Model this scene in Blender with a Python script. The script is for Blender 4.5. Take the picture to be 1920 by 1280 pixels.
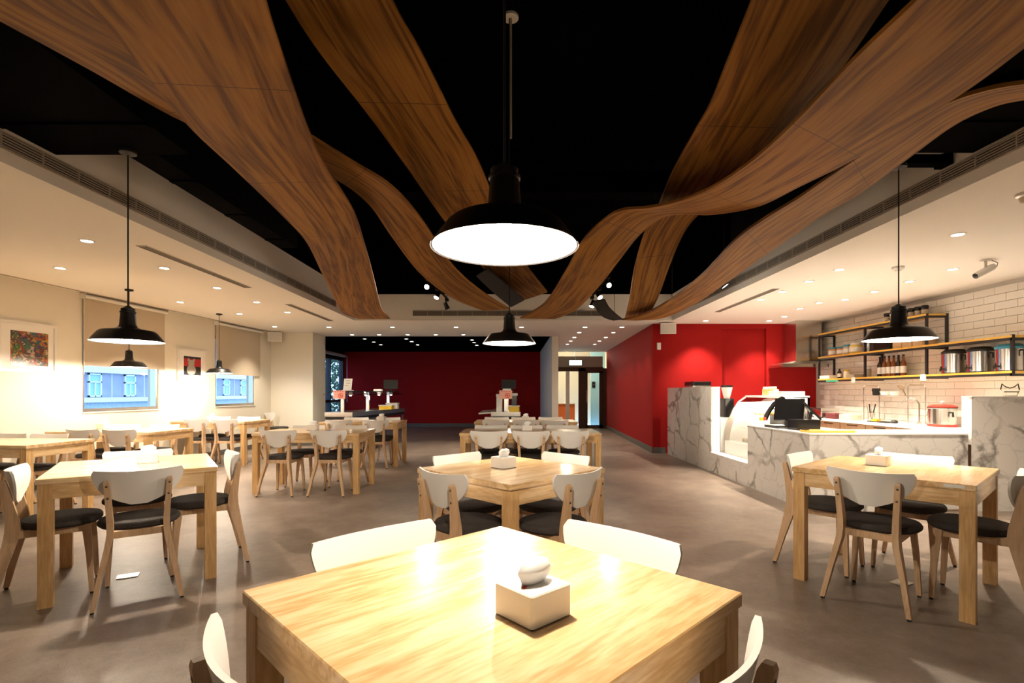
import bpy, bmesh, math, random
from mathutils import Vector, Matrix
random.seed(7)
for o in list(bpy.data.objects): bpy.data.objects.remove(o)
scene = bpy.context.scene
COL = scene.collection
# ------------------------------------------------------------------ camera, world, exposure
F, CX, CY, H = 956.0, 964.0, 735.0, 1.25          # focal length and principal point in 1920x1280 pixels, eye height
cam = bpy.data.cameras.new('camera'); cam_o = bpy.data.objects.new('camera', cam); COL.objects.link(cam_o)
cam_o.location = (0, 0, H); cam_o.rotation_euler = (math.pi/2, 0, 0)
cam.sensor_width = 36; cam.lens = F/1920*36
cam.shift_x = (960-CX)/1920; cam.shift_y = (CY-640)/1920
cam.clip_start = .05; cam.clip_end = 200
scene.camera = cam_o
scene.view_settings.view_transform = 'Standard'; scene.view_settings.look = 'None'
scene.view_settings.gamma = 1; scene.view_settings.use_curve_mapping = False
scene.view_settings.exposure = 0.9
w = bpy.data.worlds.new('dusk_sky'); scene.world = w; w.use_nodes = True
w.node_tree.nodes['Background'].inputs[0].default_value = (.40, .64, 1.0, 1)
w.node_tree.nodes['Background'].inputs[1].default_value = 2.2
WARM = (1.0, .85, .66)
K_PEND, K_DOWN, K_TRACK = 62.0, 80.0, 34.0

def P(px, py, d): return Vector(((px-CX)/F*d, d, H-(py-CY)/F*d))
def PZ(px, py, z):
    d = F*(z-H)/(CY-py); return Vector(((px-CX)/F*d, d, z))

# ------------------------------------------------------------------ materials
MATS = {}
def newmat(name):
    m = bpy.data.materials.new(name); m.use_nodes = True; MATS[name] = m
    nt = m.node_tree; return m, nt, nt.nodes['Principled BSDF']
def mat(name, col, rough=.5, metal=0, emit=None, es=0, noise=0, nscale=20, bump=0, trans=0, spec=None, alpha=1, ior=1.45):
    m, nt, b = newmat(name)
    b.inputs['Base Color'].default_value = (*col, 1); b.inputs['Roughness'].default_value = rough
    b.inputs['Metallic'].default_value = metal; b.inputs['IOR'].default_value = ior
    if trans: b.inputs['Transmission Weight'].default_value = trans
    if spec is not None: b.inputs['Specular IOR Level'].default_value = spec
    if alpha < 1: b.inputs['Alpha'].default_value = alpha
    if emit: b.inputs['Emission Color'].default_value = (*emit, 1); b.inputs['Emission Strength'].default_value = es
    if noise or bump:
        tc = nt.nodes.new('ShaderNodeTexCoord'); n = nt.nodes.new('ShaderNodeTexNoise')
        n.inputs['Scale'].default_value = nscale; n.inputs['Detail'].default_value = 5
        nt.links.new(tc.outputs['Object'], n.inputs['Vector'])
        if noise:
            r = nt.nodes.new('ShaderNodeValToRGB')
            r.color_ramp.elements[0].position = .3; r.color_ramp.elements[1].position = .7
            r.color_ramp.elements[0].color = (*[c*(1-noise) for c in col], 1)
            r.color_ramp.elements[1].color = (*[min(1, c*(1+noise)) for c in col], 1)
            nt.links.new(n.outputs['Fac'], r.inputs['Fac']); nt.links.new(r.outputs['Color'], b.inputs['Base Color'])
        if bump:
            bp = nt.nodes.new('ShaderNodeBump'); bp.inputs['Strength'].default_value = bump; bp.inputs['Distance'].default_value = .01
            nt.links.new(n.outputs['Fac'], bp.inputs['Height']); nt.links.new(bp.outputs['Normal'], b.inputs['Normal'])
    return m
def wood(name, dark, mid, light, scale=(1, 12, 12), rough=.35, wave=2.2, uv=False, knots=0.0, coat=0, seam=0):
    m, nt, b = newmat(name); N = nt.nodes; L = nt.links
    tc = N.new('ShaderNodeTexCoord'); mp = N.new('ShaderNodeMapping'); mp.inputs['Scale'].default_value = scale
    L.new(tc.outputs['UV' if uv else 'Object'], mp.inputs['Vector'])
    oi = N.new('ShaderNodeObjectInfo'); ad = N.new('ShaderNodeVectorMath'); ad.operation = 'ADD'
    ml = N.new('ShaderNodeMath'); ml.operation = 'MULTIPLY'; ml.inputs[1].default_value = 13.0
    L.new(oi.outputs['Random'], ml.inputs[0]); L.new(mp.outputs['Vector'], ad.inputs[0]); L.new(ml.outputs[0], ad.inputs[1])
    n1 = N.new('ShaderNodeTexNoise'); n1.inputs['Scale'].default_value = 1.0; n1.inputs['Detail'].default_value = 3; n1.inputs['Distortion'].default_value = .6
    L.new(ad.outputs[0], n1.inputs['Vector'])
    mm = N.new('ShaderNodeMath'); mm.operation = 'MULTIPLY'; mm.inputs[1].default_value = wave*6
    L.new(n1.outputs['Fac'], mm.inputs[0]); fr = N.new('ShaderNodeMath'); fr.operation = 'SINE'; L.new(mm.outputs[0], fr.inputs[0])
    n2 = N.new('ShaderNodeTexNoise'); n2.inputs['Scale'].default_value = 6.0; n2.inputs['Detail'].default_value = 6
    L.new(ad.outputs[0], n2.inputs['Vector'])
    mx = N.new('ShaderNodeMath'); mx.operation = 'MULTIPLY_ADD'; mx.inputs[1].default_value = .22; L.new(fr.outputs[0], mx.inputs[0]); L.new(n2.outputs['Fac'], mx.inputs[2])
    r = N.new('ShaderNodeValToRGB'); e = r.color_ramp.elements
    e[0].position = .2; e[0].color = (*dark, 1); e[1].position = .85; e[1].color = (*light, 1)
    x = e.new(.5); x.color = (*mid, 1)
    L.new(mx.outputs[0], r.inputs['Fac']); L.new(r.outputs['Color'], b.inputs['Base Color'])
    if seam:
        sp = N.new('ShaderNodeSeparateXYZ'); L.new(tc.outputs['UV'], sp.inputs[0])
        md = N.new('ShaderNodeMath'); md.operation = 'MODULO'; md.inputs[1].default_value = seam; L.new(sp.outputs[0], md.inputs[0])
        lt = N.new('ShaderNodeMath'); lt.operation = 'LESS_THAN'; lt.inputs[1].default_value = .006; L.new(md.outputs[0], lt.inputs[0])
        ms = N.new('ShaderNodeMix'); ms.data_type = 'RGBA'; ms.inputs[7].default_value = (*[c*.6 for c in dark], 1)
        L.new(lt.outputs[0], ms.inputs[0]); L.new(r.outputs['Color'], ms.inputs[6]); L.new(ms.outputs[2], b.inputs['Base Color'])
    b.inputs['Roughness'].default_value = rough
    if coat: b.inputs['Coat Weight'].default_value = coat; b.inputs['Coat Roughness'].default_value = .12
    return m
def marble(name):
    m, nt, b = newmat(name); N = nt.nodes; L = nt.links
    tc = N.new('ShaderNodeTexCoord')
    n0 = N.new('ShaderNodeTexNoise'); n0.inputs['Scale'].default_value = 1.6; n0.inputs['Detail'].default_value = 7; n0.inputs['Roughness'].default_value = .6
    L.new(tc.outputs['Object'], n0.inputs['Vector'])
    mixv = N.new('ShaderNodeMix'); mixv.data_type = 'RGBA'; mixv.inputs[0].default_value = .32
    L.new(tc.outputs['Object'], mixv.inputs[6]); L.new(n0.outputs['Color'], mixv.inputs[7])
    def veins(scale, lo, hi):
        v = N.new('ShaderNodeTexVoronoi'); v.feature = 'DISTANCE_TO_EDGE'; v.inputs['Scale'].default_value = scale
        L.new(mixv.outputs[2], v.inputs['Vector'])
        r = N.new('ShaderNodeValToRGB'); r.color_ramp.elements[0].position = lo; r.color_ramp.elements[1].position = hi
        L.new(v.outputs['Distance'], r.inputs['Fac']); return r
    a = veins(2.6, .0, .05); c = veins(6.0, .0, .035)
    n3 = N.new('ShaderNodeTexNoise'); n3.inputs['Scale'].default_value = 2.2; L.new(tc.outputs['Object'], n3.inputs['Vector'])
    m1 = N.new('ShaderNodeMix'); m1.data_type = 'RGBA'; m1.inputs[6].default_value = (.24, .22, .205, 1); m1.inputs[7].default_value = (.72, .70, .67, 1)
    r3 = N.new('ShaderNodeValToRGB'); r3.color_ramp.elements[0].position = .42; r3.color_ramp.elements[1].position = .62
    L.new(n3.outputs['Fac'], r3.inputs['Fac'])
    mxa = N.new('ShaderNodeMath'); mxa.operation = 'MAXIMUM'; L.new(a.outputs['Color'], mxa.inputs[0]); L.new(r3.outputs['Color'], mxa.inputs[1])
    mxb = N.new('ShaderNodeMath'); mxb.operation = 'MULTIPLY'
    mc = N.new('ShaderNodeMath'); mc.operation = 'MULTIPLY_ADD'; mc.inputs[1].default_value = .25; mc.inputs[2].default_value = .75; L.new(c.outputs['Color'], mc.inputs[0])
    L.new(mxa.outputs[0], mxb.inputs[0]); L.new(mc.outputs[0], mxb.inputs[1])
    L.new(mxb.outputs[0], m1.inputs[0]); L.new(m1.outputs[2], b.inputs['Base Color'])
    b.inputs['Roughness'].default_value = .22
    return m

wood('pine', (.57, .34, .145), (.73, .50, .26), (.82, .61, .38), (2.2, 16, 16), .28, 2.0, coat=.5)
wood('pine_leg', (.56, .33, .13), (.70, .45, .21), (.78, .55, .30), (16, 16, 1.6), .4, 1.6)
wood('beech', (.50, .32, .18), (.60, .40, .24), (.68, .47, .30), (14, 14, 1.2), .45, 1.2)
wood('teak_ribbon', (.13, .048, .006), (.27, .115, .017), (.36, .168, .030), (.45, 7, 1), .6, 4.2, uv=True, seam=1.22)
MATS['teak_ribbon'].node_tree.nodes['Principled BSDF'].inputs['Specular IOR Level'].default_value = .3
wood('cabinet_oak', (.48, .32, .2), (.56, .39, .25), (.62, .45, .3), (20, 20, 1.5), .5, 1)
wood('shelf_wood', (.62, .33, .05), (.72, .42, .07), (.80, .50, .11), (14, 2, 14), .4, 1)
marble('marble')
mat('white_chair', (.80, .78, .75), .35); mat('white_gloss', (.82, .80, .77), .3)
mat('seat_fabric', (.034, .029, .027), .9, noise=.35, nscale=120, bump=.25)
mat('black_rubber', (.012, .012, .012), .6)
mat('bolt_metal', (.10, .08, .06), .4, .8)
mat('wall_paint', (.80, .76, .66), .75); mat('ceiling_paint', (.87, .84, .79), .85)
mat('black_ceiling', (.002, .002, .0022), 1, spec=0); mat('duct_black', (.0022, .0022, .0025), 1, spec=.03)
mat('red_paint', (.33, .006, .006), .8, spec=.25, noise=.06, nscale=40)
mat('blind_fabric', (.55, .47, .36), .85, noise=.04, nscale=200); mat('white_plastic', (.78, .77, .74), .4)
mat('aluminium', (.55, .53, .50), .35, .9); mat('steel', (.62, .60, .57), .22, 1.0, noise=.05, nscale=6); mat('dark_frame', (.02, .02, .022), .45)
mat('black_gloss', (.010, .010, .011), .25); mat('black_matte', (.014, .013, .013), .55); mat('lamp_black', (.010, .009, .009), .38, .0)
mat('lamp_white', (.90, .88, .84), .5)
mat('bulb', (1, 1, 1), .5, emit=(1, .86, .66), es=60); mat('lens', (1, 1, 1), .5, emit=(1, .86, .66), es=22)
mat('glass', (.95, .98, 1.0), .02, trans=1, ior=1.05); mat('window_glass', (.9, .96, 1.0), .0, trans=1, ior=1.12)
mat('bronze_frame', (.075, .035, .018), .4, .3); mat('baseboard_grey', (.12, .115, .105), .5)
mat('grille_paint', (.42, .37, .31), .6); mat('grille_dark', (.012, .011, .010), .8)
mat('tissue', (.92, .92, .92), .9); mat('paper', (.86, .85, .82), .8); mat('pink_paper', (.80, .42, .34), .8); mat('red_print', (.65, .05, .03), .7)
mat('orange_panel', (.62, .12, .015), .5); mat('cream_tile', (.70, .62, .42), .5); mat('teal_panel', (.30, .52, .55), .4)
mat('exit_sign', (.6, 1, .9), .4, emit=(.55, 1, .85), es=3.0)
mat('tile_white', (.76, .73, .68), .12); mat('grout', (.55, .52, .47), .8)
mat('facade_blue', (.30, .31, .40), .6, noise=.08, nscale=3); mat('facade_white', (.75, .76, .78), .6); mat('facade_low', (.42, .50, .58), .7, noise=.2, nscale=14)
mat('amber', (.30, .09, .015), .15, trans=.4); mat('dark_bottle', (.02, .012, .01), .12); mat('label_white', (.80, .78, .74), .7); mat('lid_blue', (.05, .28, .42), .4)
mat('jar_orange', (.62, .32, .12), .3); mat('jar_yellow', (.78, .58, .12), .3); mat('red_plastic', (.70, .05, .035), .35); mat('maroon', (.13, .025, .03), .5)
mat('cardboard', (.55, .36, .2), .8); mat('beige_box', (.50, .44, .34), .6); mat('pastry', (.72, .42, .16), .6, noise=.25, nscale=30); mat('cream', (.85, .78, .64), .5)
mat('yellow_plastic', (.75, .50, .03), .4); mat('leaf', (.03, .07, .035), .7); mat('bark', (.06, .045, .03), .8); mat('ground', (.10, .11, .11), .9)
mat('green_print', (.06, .45, .28), .6); mat('speaker_grille', (.70, .68, .64), .8)
def floor_mat():
    m, nt, b = newmat('floor_concrete'); N = nt.nodes; L = nt.links
    tc = N.new('ShaderNodeTexCoord'); n = N.new('ShaderNodeTexNoise'); n.inputs['Scale'].default_value = 1.1; n.inputs['Detail'].default_value = 9; n.inputs['Roughness'].default_value = .88
    L.new(tc.outputs['Object'], n.inputs['Vector'])
    n2 = N.new('ShaderNodeTexNoise'); n2.inputs['Scale'].default_value = 160; n2.inputs['Detail'].default_value = 2; L.new(tc.outputs['Object'], n2.inputs['Vector'])
    r = N.new('ShaderNodeValToRGB'); e = r.color_ramp.elements; e[0].position = .36; e[0].color = (.12, .088, .071, 1); e[1].position = .66; e[1].color = (.30, .235, .19, 1)
    ad = N.new('ShaderNodeMath'); ad.operation = 'MULTIPLY_ADD'; ad.inputs[1].default_value = .25; L.new(n2.outputs['Fac'], ad.inputs[0]); 
    sb = N.new('ShaderNodeMath'); sb.operation = 'SUBTRACT'; sb.inputs[1].default_value = .125; L.new(n.outputs['Fac'], sb.inputs[0]); L.new(sb.outputs[0], ad.inputs[2])
    L.new(ad.outputs[0], r.inputs['Fac']); L.new(r.outputs['Color'], b.inputs['Base Color'])
    rr = N.new('ShaderNodeMapRange'); rr.inputs[3].default_value = .30; rr.inputs[4].default_value = .5; L.new(n.outputs['Fac'], rr.inputs[0]); L.new(rr.outputs[0], b.inputs['Roughness'])
    bp = N.new('ShaderNodeBump'); bp.inputs['Strength'].default_value = .18; bp.inputs['Distance'].default_value = .004; L.new(n2.outputs['Fac'], bp.inputs['Height']); L.new(bp.outputs['Normal'], b.inputs['Normal'])
floor_mat()

# ------------------------------------------------------------------ mesh helpers
class MB:
    def __init__(s): s.v = []; s.f = []; s.uv = None
    def add(s, vs, fs):
        k = len(s.v); s.v += [tuple(v) for v in vs]; s.f += [tuple(i+k for i in f) for f in fs]; return s
    def box(s, x0, x1, y0, y1, z0, z1, M=None):
        vs = [Vector(p) for p in ((x0,y0,z0),(x1,y0,z0),(x1,y1,z0),(x0,y1,z0),(x0,y0,z1),(x1,y0,z1),(x1,y1,z1),(x0,y1,z1))]
        if M: vs = [M @ v for v in vs]
        return s.add(vs, ((3,2,1,0),(4,5,6,7),(0,1,5,4),(1,2,6,5),(2,3,7,6),(3,0,4,7)))
    def loft(s, secs, close=True, cap=True):
        n = len(secs[0]); vs = [p for q in secs for p in q]; fs = []
        for i in range(len(secs)-1):
            for j in range(n if close else n-1):
                a = i*n+j; b = i*n+(j+1) % n; fs.append((a, b, b+n, a+n))
        if cap and close: fs.append(tuple(range(n-1, -1, -1))); fs.append(tuple((len(secs)-1)*n+j for j in range(n)))
        return s.add(vs, fs)
    def tube(s, pts, r, n=8, cap=True):
        pts = [Vector(p) for p in pts]; secs = []
        t0 = None
        for i, p in enumerate(pts):
            t = (pts[min(i+1, len(pts)-1)]-pts[max(i-1, 0)]).normalized()
            if t0 is None: a = t.orthogonal().normalized()
            else: a = (a - t*a.dot(t)).normalized()
            t0 = t; b = t.cross(a); rr = r[i] if isinstance(r, (list, tuple)) else r
            secs.append([p+a*rr*math.cos(2*math.pi*k/n)+b*rr*math.sin(2*math.pi*k/n) for k in range(n)])
        return s.loft(secs, cap=cap)
    def lathe(s, prof, n=24, c=(0,0,0), cap=False, M=None):
        secs = []
        for r, z in prof:
            q = [Vector((c[0]+r*math.cos(2*math.pi*k/n), c[1]+r*math.sin(2*math.pi*k/n), c[2]+z)) for k in range(n)]
            secs.append([M @ p for p in q] if M else q)
        return s.loft(secs, cap=cap)
    def cyl(s, c, r, z0, z1, n=16, r2=None): return s.lathe(((r, z0), (r if r2 is None else r2, z1)), n, (c[0], c[1], 0), True)
    def rbox(s, x0, x1, y0, y1, z0, z1, r, n=4, top=0):
        def ring(ins, z):
            q = []
            for cx, cy, a0 in ((x1-r,y1-r,0),(x0+r,y1-r,90),(x0+r,y0+r,180),(x1-r,y0+r,270)):
                for k in range(n+1):
                    a = math.radians(a0+90*k/n); q.append((cx+(r-ins)*math.cos(a), cy+(r-ins)*math.sin(a), z))
            return q
        return s.loft([ring(0, z0), ring(0, z1-top), ring(top, z1)] if top else [ring(0, z0), ring(0, z1)])
    def mesh(s, name, m, smooth=False):
        me = bpy.data.meshes.new(name); me.from_pydata(s.v, [], s.f); me.materials.append(MATS[m])
        bm = bmesh.new(); bm.from_mesh(me); bmesh.ops.recalc_face_normals(bm, faces=bm.faces); bm.to_mesh(me); bm.free()
        if smooth:
            for p in me.polygons: p.use_smooth = True
            try: me.set_sharp_from_angle(angle=math.radians(40))
            except Exception: pass
        return me
    def build(s, name, m, parent=None, smooth=False, label=None, loc=None, rot=None):
        o = bpy.data.objects.new(name, s.mesh(name, m, smooth)); COL.objects.link(o); o.parent = parent
        if loc is not None: o.location = loc
        if rot is not None: o.rotation_euler = rot
        if label: o['label'] = label
        return o
def tag(o, label, cat, group=None):
    o['label'] = label; o['category'] = cat
    if group: o['group'] = group
    return o
def empty(name, loc, rz=0):
    o = bpy.data.objects.new(name, None); COL.objects.link(o); o.location = loc; o.rotation_euler = (0, 0, rz); o.empty_display_size = .05; return o
def thing(name, label, cat, loc=(0,0,0), rz=0, group=None): return tag(empty(name, loc, rz), label, cat, group)
def struct(o): o['kind'] = 'structure'; return o
def B(*a, **k): return MB().box(*a, **k)
def copy_tree(o, parent=None):
    c = o.copy(); COL.objects.link(c); c.parent = parent
    for ch in list(o.children): copy_tree(ch, c)
    return c
def single(name, mb, m, label, cat, loc=(0,0,0), rz=0, group=None, smooth=False):
    return tag(mb.build(name, m, None, smooth, None, loc, (0, 0, rz)), label, cat, group)
def point(name, loc, watts, r, parent=None, spot=None, blend=.5, rot=None, col=WARM):
    l = bpy.data.lights.new(name, 'SPOT' if spot else 'POINT'); l.energy = watts; l.color = col; l.shadow_soft_size = r
    if spot: l.spot_size = math.radians(spot); l.spot_blend = blend
    o = bpy.data.objects.new(name, l); COL.objects.link(o); o.parent = parent; o.location = loc
    if rot: o.rotation_euler = rot
    return o

# ------------------------------------------------------------------ room shell
ZC, ZB = 2.65, 4.2                                  # white ceiling, black void ceiling
XL, XR, YF = -3.12, 3.08, 9.95                      # edges of the open ceiling void
XW = 6.17                                           # tiled wall
WROT = math.atan2(.9969, .0792)                     # the window wall is slightly out of square
def lw_root(name): return empty(name, (-6.65, 0, 0), WROT)
def sw(px): return 6.65/((CX-px)/F+.0795)/.9969      # pixel column -> distance along the window wall
struct(MB().box(-9, 8, -3.5, 19, -.12, 0).build('floor', 'floor_concrete'))
o = struct(lw_root('wall_left'))
S1a, S1b, S2a, S2b, ZS, ZT = sw(155), sw(298), sw(404), sw(478), .97, 2.35
for a, b, z0, z1 in ((-3.4, S1a, 0, ZC), (S1b, S2a, 0, ZC), (S2b, 12.05, 0, ZC), (S1a, S1b, 0, ZS), (S1a, S1b, ZT, ZC), (S2a, S2b, 0, ZS), (S2a, S2b, ZT, ZC)):
    B(a, b, 0, .2, z0, z1).build('wall_section', 'wall_paint', o)
struct(B(-5.9, -4.72, 11.95, 12.75, 0, ZC).build('wall_pier', 'wall_paint'))
b = struct(lw_root('baseboard_left')); B(-3.3, 11.9, -.012, 0, 0, .10).build('board', 'baseboard_grey', b)
struct(B(-5.7, -4.72, 11.938, 11.95, 0, .1).build('baseboard_pier', 'baseboard_grey'))
struct(B(XW+.02, XW+.2, -3.4, 10.6, 0, ZC).build('wall_right', 'grout'))
struct(B(-7, 7, -3.4, -3.2, 0, ZB).build('wall_back', 'wall_paint'))  # unseen wall behind the camera, added so the light bounces back
# far rooms
struct(B(-6.33, 1.2, 18.5, 18.7, 0, 2.9).build('wall_far', 'red_paint'))
struct(B(-6.2, .95, 18.485, 18.5, 0, .12).build('baseboard_far', 'baseboard_grey'))
struct(B(.95, 1.11, 12.8, 18.5, 0, ZC+.1).build('wall_partition', 'wall_paint'))
# red wall beside the corridor, slightly angled, then the red wall behind the counter
o = struct(empty('wall_red_corridor', (2.84, 10.45, 0), math.atan2(7.05, .33)))
B(0, 7.06, -.15, 0, 0, ZC).build('wall_section', 'red_paint', o)
o = struct(empty('baseboard_corridor', (2.84, 10.45, 0), math.atan2(7.05, .33))); B(0, 7.05, 0, .014, 0, .12).build('board', 'baseboard_grey', o)
o = struct(empty('wall_red_counter', (0, 0, 0)))
XD0, XD1 = P(1354, 0, 10.45).x, P(1437, 0, 10.45).x
B(2.84, XD0, 10.45, 10.6, 0, ZC).build('wall_section', 'red_paint', o); B(XD1, XW+.02, 10.45, 10.6, 0, ZC).build('wall_section', 'red_paint', o)
B(XD0, XD1, 10.45, 10.6, 2.56, ZC).build('wall_section', 'red_paint', o)
struct(B(XD0, XD1, 10.53, 10.6, 0, 2.56).build('door_2', 'red_paint'))
struct(B(2.85, 3.1, 10.436, 10.45, 0, .12).build('baseboard_counter', 'baseboard_grey'))
# ceilings
struct(B(-7.2, XL-.06, -3.4, 12.8, ZC, ZC+.02).build('ceiling_left', 'ceiling_paint'))
struct(B(XR+.06, 6.4, -3.4, 10.6, ZC, ZC+.02).build('ceiling_right', 'ceiling_paint'))
struct(B(XL-.06, XR+.06, YF+.06, 12.8, ZC, ZC+.02).build('ceiling_far', 'ceiling_paint'))
struct(B(1.0, 3.4, 12.8, 17.75, ZC, ZC+.02).build('ceiling_corridor', 'ceiling_paint'))
struct(B(-6.35, 1.0, 12.8, 18.6, 2.72, 2.76).build('ceiling_buffet', 'black_ceiling'))
struct(B(-6.35, 1.0, 12.78, 12.8, ZC, 2.78).build('trim_1', 'ceiling_paint'))
struct(B(-3.4, 3.4, -3.4, 10.2, ZB, ZB+.05).build('ceiling_void', 'black_ceiling'))
for i, (x0, x1, y0, y1) in enumerate(((XL-.06, XL, -3.4, YF+.06), (XR, XR+.06, -3.4, YF+.06), (XL, XR, YF+.001, YF+.06))):
    struct(B(x0, x1, y0, y1, ZC, 3.16).build('trim_%d' % (i+2), 'ceiling_paint'))
    struct(B(x0, x1, y0, y1, 3.16, ZB).build('trim_%d' % (i+5), 'black_ceiling'))
# recessed groove where the ceiling meets the window wall
o = struct(lw_root('trim_11')); B(-3, 11.9, -.10, -.06, ZC-.006, ZC).build('strip', 'grille_paint', o)
# black ducts inside the void
for nm, lb, bx in (('air_duct', 'wide black duct beside the left grille, carrying the rose of a pendant', (XL+.01, -2.2, -3, 3.46, 2.86, 3.4)),
               ('air_duct', 'narrow black duct running along the void on the window side', (-2.62, -2.42, 3.47, 5.7, 2.86, 3.3)),
               ('air_duct', 'wide black duct beside the right grille over the marble counter side', (2.2, XR-.02, -3, 3.40, 2.845, 3.4)),
               ('air_duct', 'narrow black duct running along the void on the counter side', (2.42, 2.62, 3.41, 5.7, 2.86, 3.3))):
    t = thing(nm, lb, 'duct', (0, 0, 0)); MB().box(*bx).build('casing', 'duct_black', t)
    for k in range(3):
        yy = max(bx[2], .5)+.4+k*(bx[3]-max(bx[2], .5)-.6)/2.2
        B(bx[0]-.0, bx[1]+.0, yy, yy+.05, bx[4]-.012, bx[4]).build('flange', 'duct_black', t)
t = thing('ceiling_beam', 'black steel beam crossing the dark ceiling void', 'beam'); B(-2.4, 2.4, 6.2, 6.35, 3.7, 3.95).build('web', 'duct_black', t); B(-2.4, 2.4, 6.15, 6.4, 3.66, 3.7).build('flange', 'duct_black', t)
t = thing('mounting_rail', 'black horizontal rail holding a pendant cord by the right grille', 'rail'); B(2.63, 3.07, 3.58, 3.66, 2.86, 2.92).build('bar', 'duct_black', t); B(3.02, 3.075, 3.57, 3.67, 2.85, 2.93).build('end_cap', 'duct_black', t)

# air grilles
def grille(label, a, b, axis, plane, z0=2.735, z1=2.84, inward=1, div=.275):
    t = thing('air_grille', label, 'vent')
    def bx(u0, u1, dd0, dd1, za, zb):
        d0, d1 = sorted((plane+inward*dd0, plane+inward*dd1))
        return (d0, d1, u0, u1, za, zb) if axis == 'y' else (u0, u1, d0, d1, za, zb)
    MB().box(*bx(a, b, -.0, .003, z0, z1)).build('backing', 'grille_dark', t)
    fr = MB(); fr.box(*bx(a, b, 0, .014, z1-.008, z1)); fr.box(*bx(a, b, 0, .014, z0, z0+.008)); fr.box(*bx(a, a+.01, 0, .014, z0, z1)); fr.box(*bx(b-.01, b, 0, .014, z0, z1)); fr.build('frame', 'grille_paint', t)
    for k in range(1, 6):
        z = z0+(z1-z0)*k/6; MB().box(*bx(a, b, .003, .012, z-.0035, z+.0035)).build('slat', 'grille_paint', t)
    n = int((b-a)/div); me = None
    for k in range(1, n):
        u = a+(b-a)*k/n; MB().box(*bx(u-.005, u+.005, .003, .013, z0, z1)).build('divider', 'grille_paint', t)
    return t
grille('long slatted air grille in the ceiling edge on the window side', .6, 8.9, 'y', XL, inward=1)
grille('long slatted air grille in the ceiling edge on the marble counter side', .6, 8.7, 'y', XR, inward=-1)
grille('slatted air grille in the far ceiling edge facing down the void', P(774,0,YF).x, P(1136,0,YF).x, 'x', YF, inward=-1, div=.27)
def slot(label, p0, p1, w=.1):
    a, b = PZ(*p0, ZC), PZ(*p1, ZC); t = thing('slot_diffuser', label, 'vent', (0, 0, 0))
    x = (a.x+b.x)/2
    B(x-w/2, x+w/2, a.y, b.y, ZC-.006, ZC).build('frame', 'grille_paint', t)
    for k in (-1, 0, 1): B(x+k*w*.28-.006, x+k*w*.28+.006, a.y+.02, b.y-.02, ZC-.008, ZC-.005).build('slot', 'grille_dark', t)
slot('long linear slot diffuser in the white ceiling near the window blinds', (258, 460), (470, 539)); slot('shorter linear slot diffuser in the white ceiling toward the far pier', (538, 570), (622, 601)); slot('linear slot diffuser in the ceiling over the cafe counter', (1340, 584), (1462, 541))

# ------------------------------------------------------------------ wood ribbons
def catmull(pts, n=7):
    out = []
    for i in range(len(pts)-1):
        p0, p1, p2, p3 = pts[max(i-1,0)], pts[i], pts[i+1], pts[min(i+2,len(pts)-1)]
        for k in range(n):
            t = k/n; out.append(.5*((2*p1)+(p2-p0)*t+(2*p0-5*p1+4*p2-p3)*t*t+(3*p1-p0-3*p2+p3)*t**3))
    out.append(pts[-1]); return out
def ribbon(label, st, m='teak_ribbon', th=.022, wires=(.25, .55, .85), name='wood_ribbon'):
    Ls = catmull([PZ(s[0], s[1], s[4]) for s in st]); Rs = catmull([PZ(s[2], s[3], s[5]) for s in st])
    t = thing(name, label, 'ceiling ribbon', (0, 0, 0), 0, None)
    mb = MB(); n = len(Ls); W = 6; us = [0]
    for i in range(1, n): us.append(us[-1]+((Ls[i]+Rs[i])/2-(Ls[i-1]+Rs[i-1])/2).length)
    rows = []; 
    for i in range(n): rows.append([Ls[i].lerp(Rs[i], j/W) for j in range(W+1)])
    def nrm(i, j):
        a = rows[min(i+1,n-1)][j]-rows[max(i-1,0)][j]; b = rows[i][min(j+1,W)]-rows[i][max(j-1,0)]
        k = a.cross(b).normalized(); return k if k.z > 0 else -k
    vs, fs, uvs = [], [], []
    for i in range(n):
        for j in range(W+1): vs.append(rows[i][j]); uvs.append((us[i], j/W*.65))
    o1 = len(vs)
    for i in range(n):
        for j in range(W+1): vs.append(rows[i][j]+nrm(i, j)*th); uvs.append((us[i], j/W*.65+.01))
    q = W+1
    for i in range(n-1):
        for j in range(W):
            a = i*q+j; fs.append((a, a+1, a+1+q, a+q)); a += o1; fs.append((a, a+q, a+q+1, a+1))
        a = i*q; fs.append((a, a+q, a+q+o1, a+o1)); a = i*q+W; fs.append((a, a+o1, a+q+o1, a+q))
    for j in range(W):
        fs.append((j, j+o1, j+1+o1, j+1)); a = (n-1)*q+j; fs.append((a, a+1, a+1+o1, a+o1))
    me = bpy.data.meshes.new('strip'); me.from_pydata(vs, [], fs); me.materials.append(MATS[m])
    uvl = me.uv_layers.new(name='UVMap')
    for l in me.loops: uvl.data[l.index].uv = uvs[l.vertex_index]
    for p in me.polygons: p.use_smooth = True
    bm = bmesh.new(); bm.from_mesh(me); bmesh.ops.recalc_face_normals(bm, faces=bm.faces); bm.to_mesh(me); bm.free()
    me.set_sharp_from_angle(angle=math.radians(50))
    ob = bpy.data.objects.new('strip', me); COL.objects.link(ob); ob.parent = t
    for f in wires:
        i = int(f*(n-1)); c = (Ls[i]+Rs[i])/2+Vector((0, 0, .015))
        if c.y > .5: MB().tube([c, (c.x, c.y, ZB)], .004, 5).build('hanger_wire', 'duct_black', t)
    return t
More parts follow.
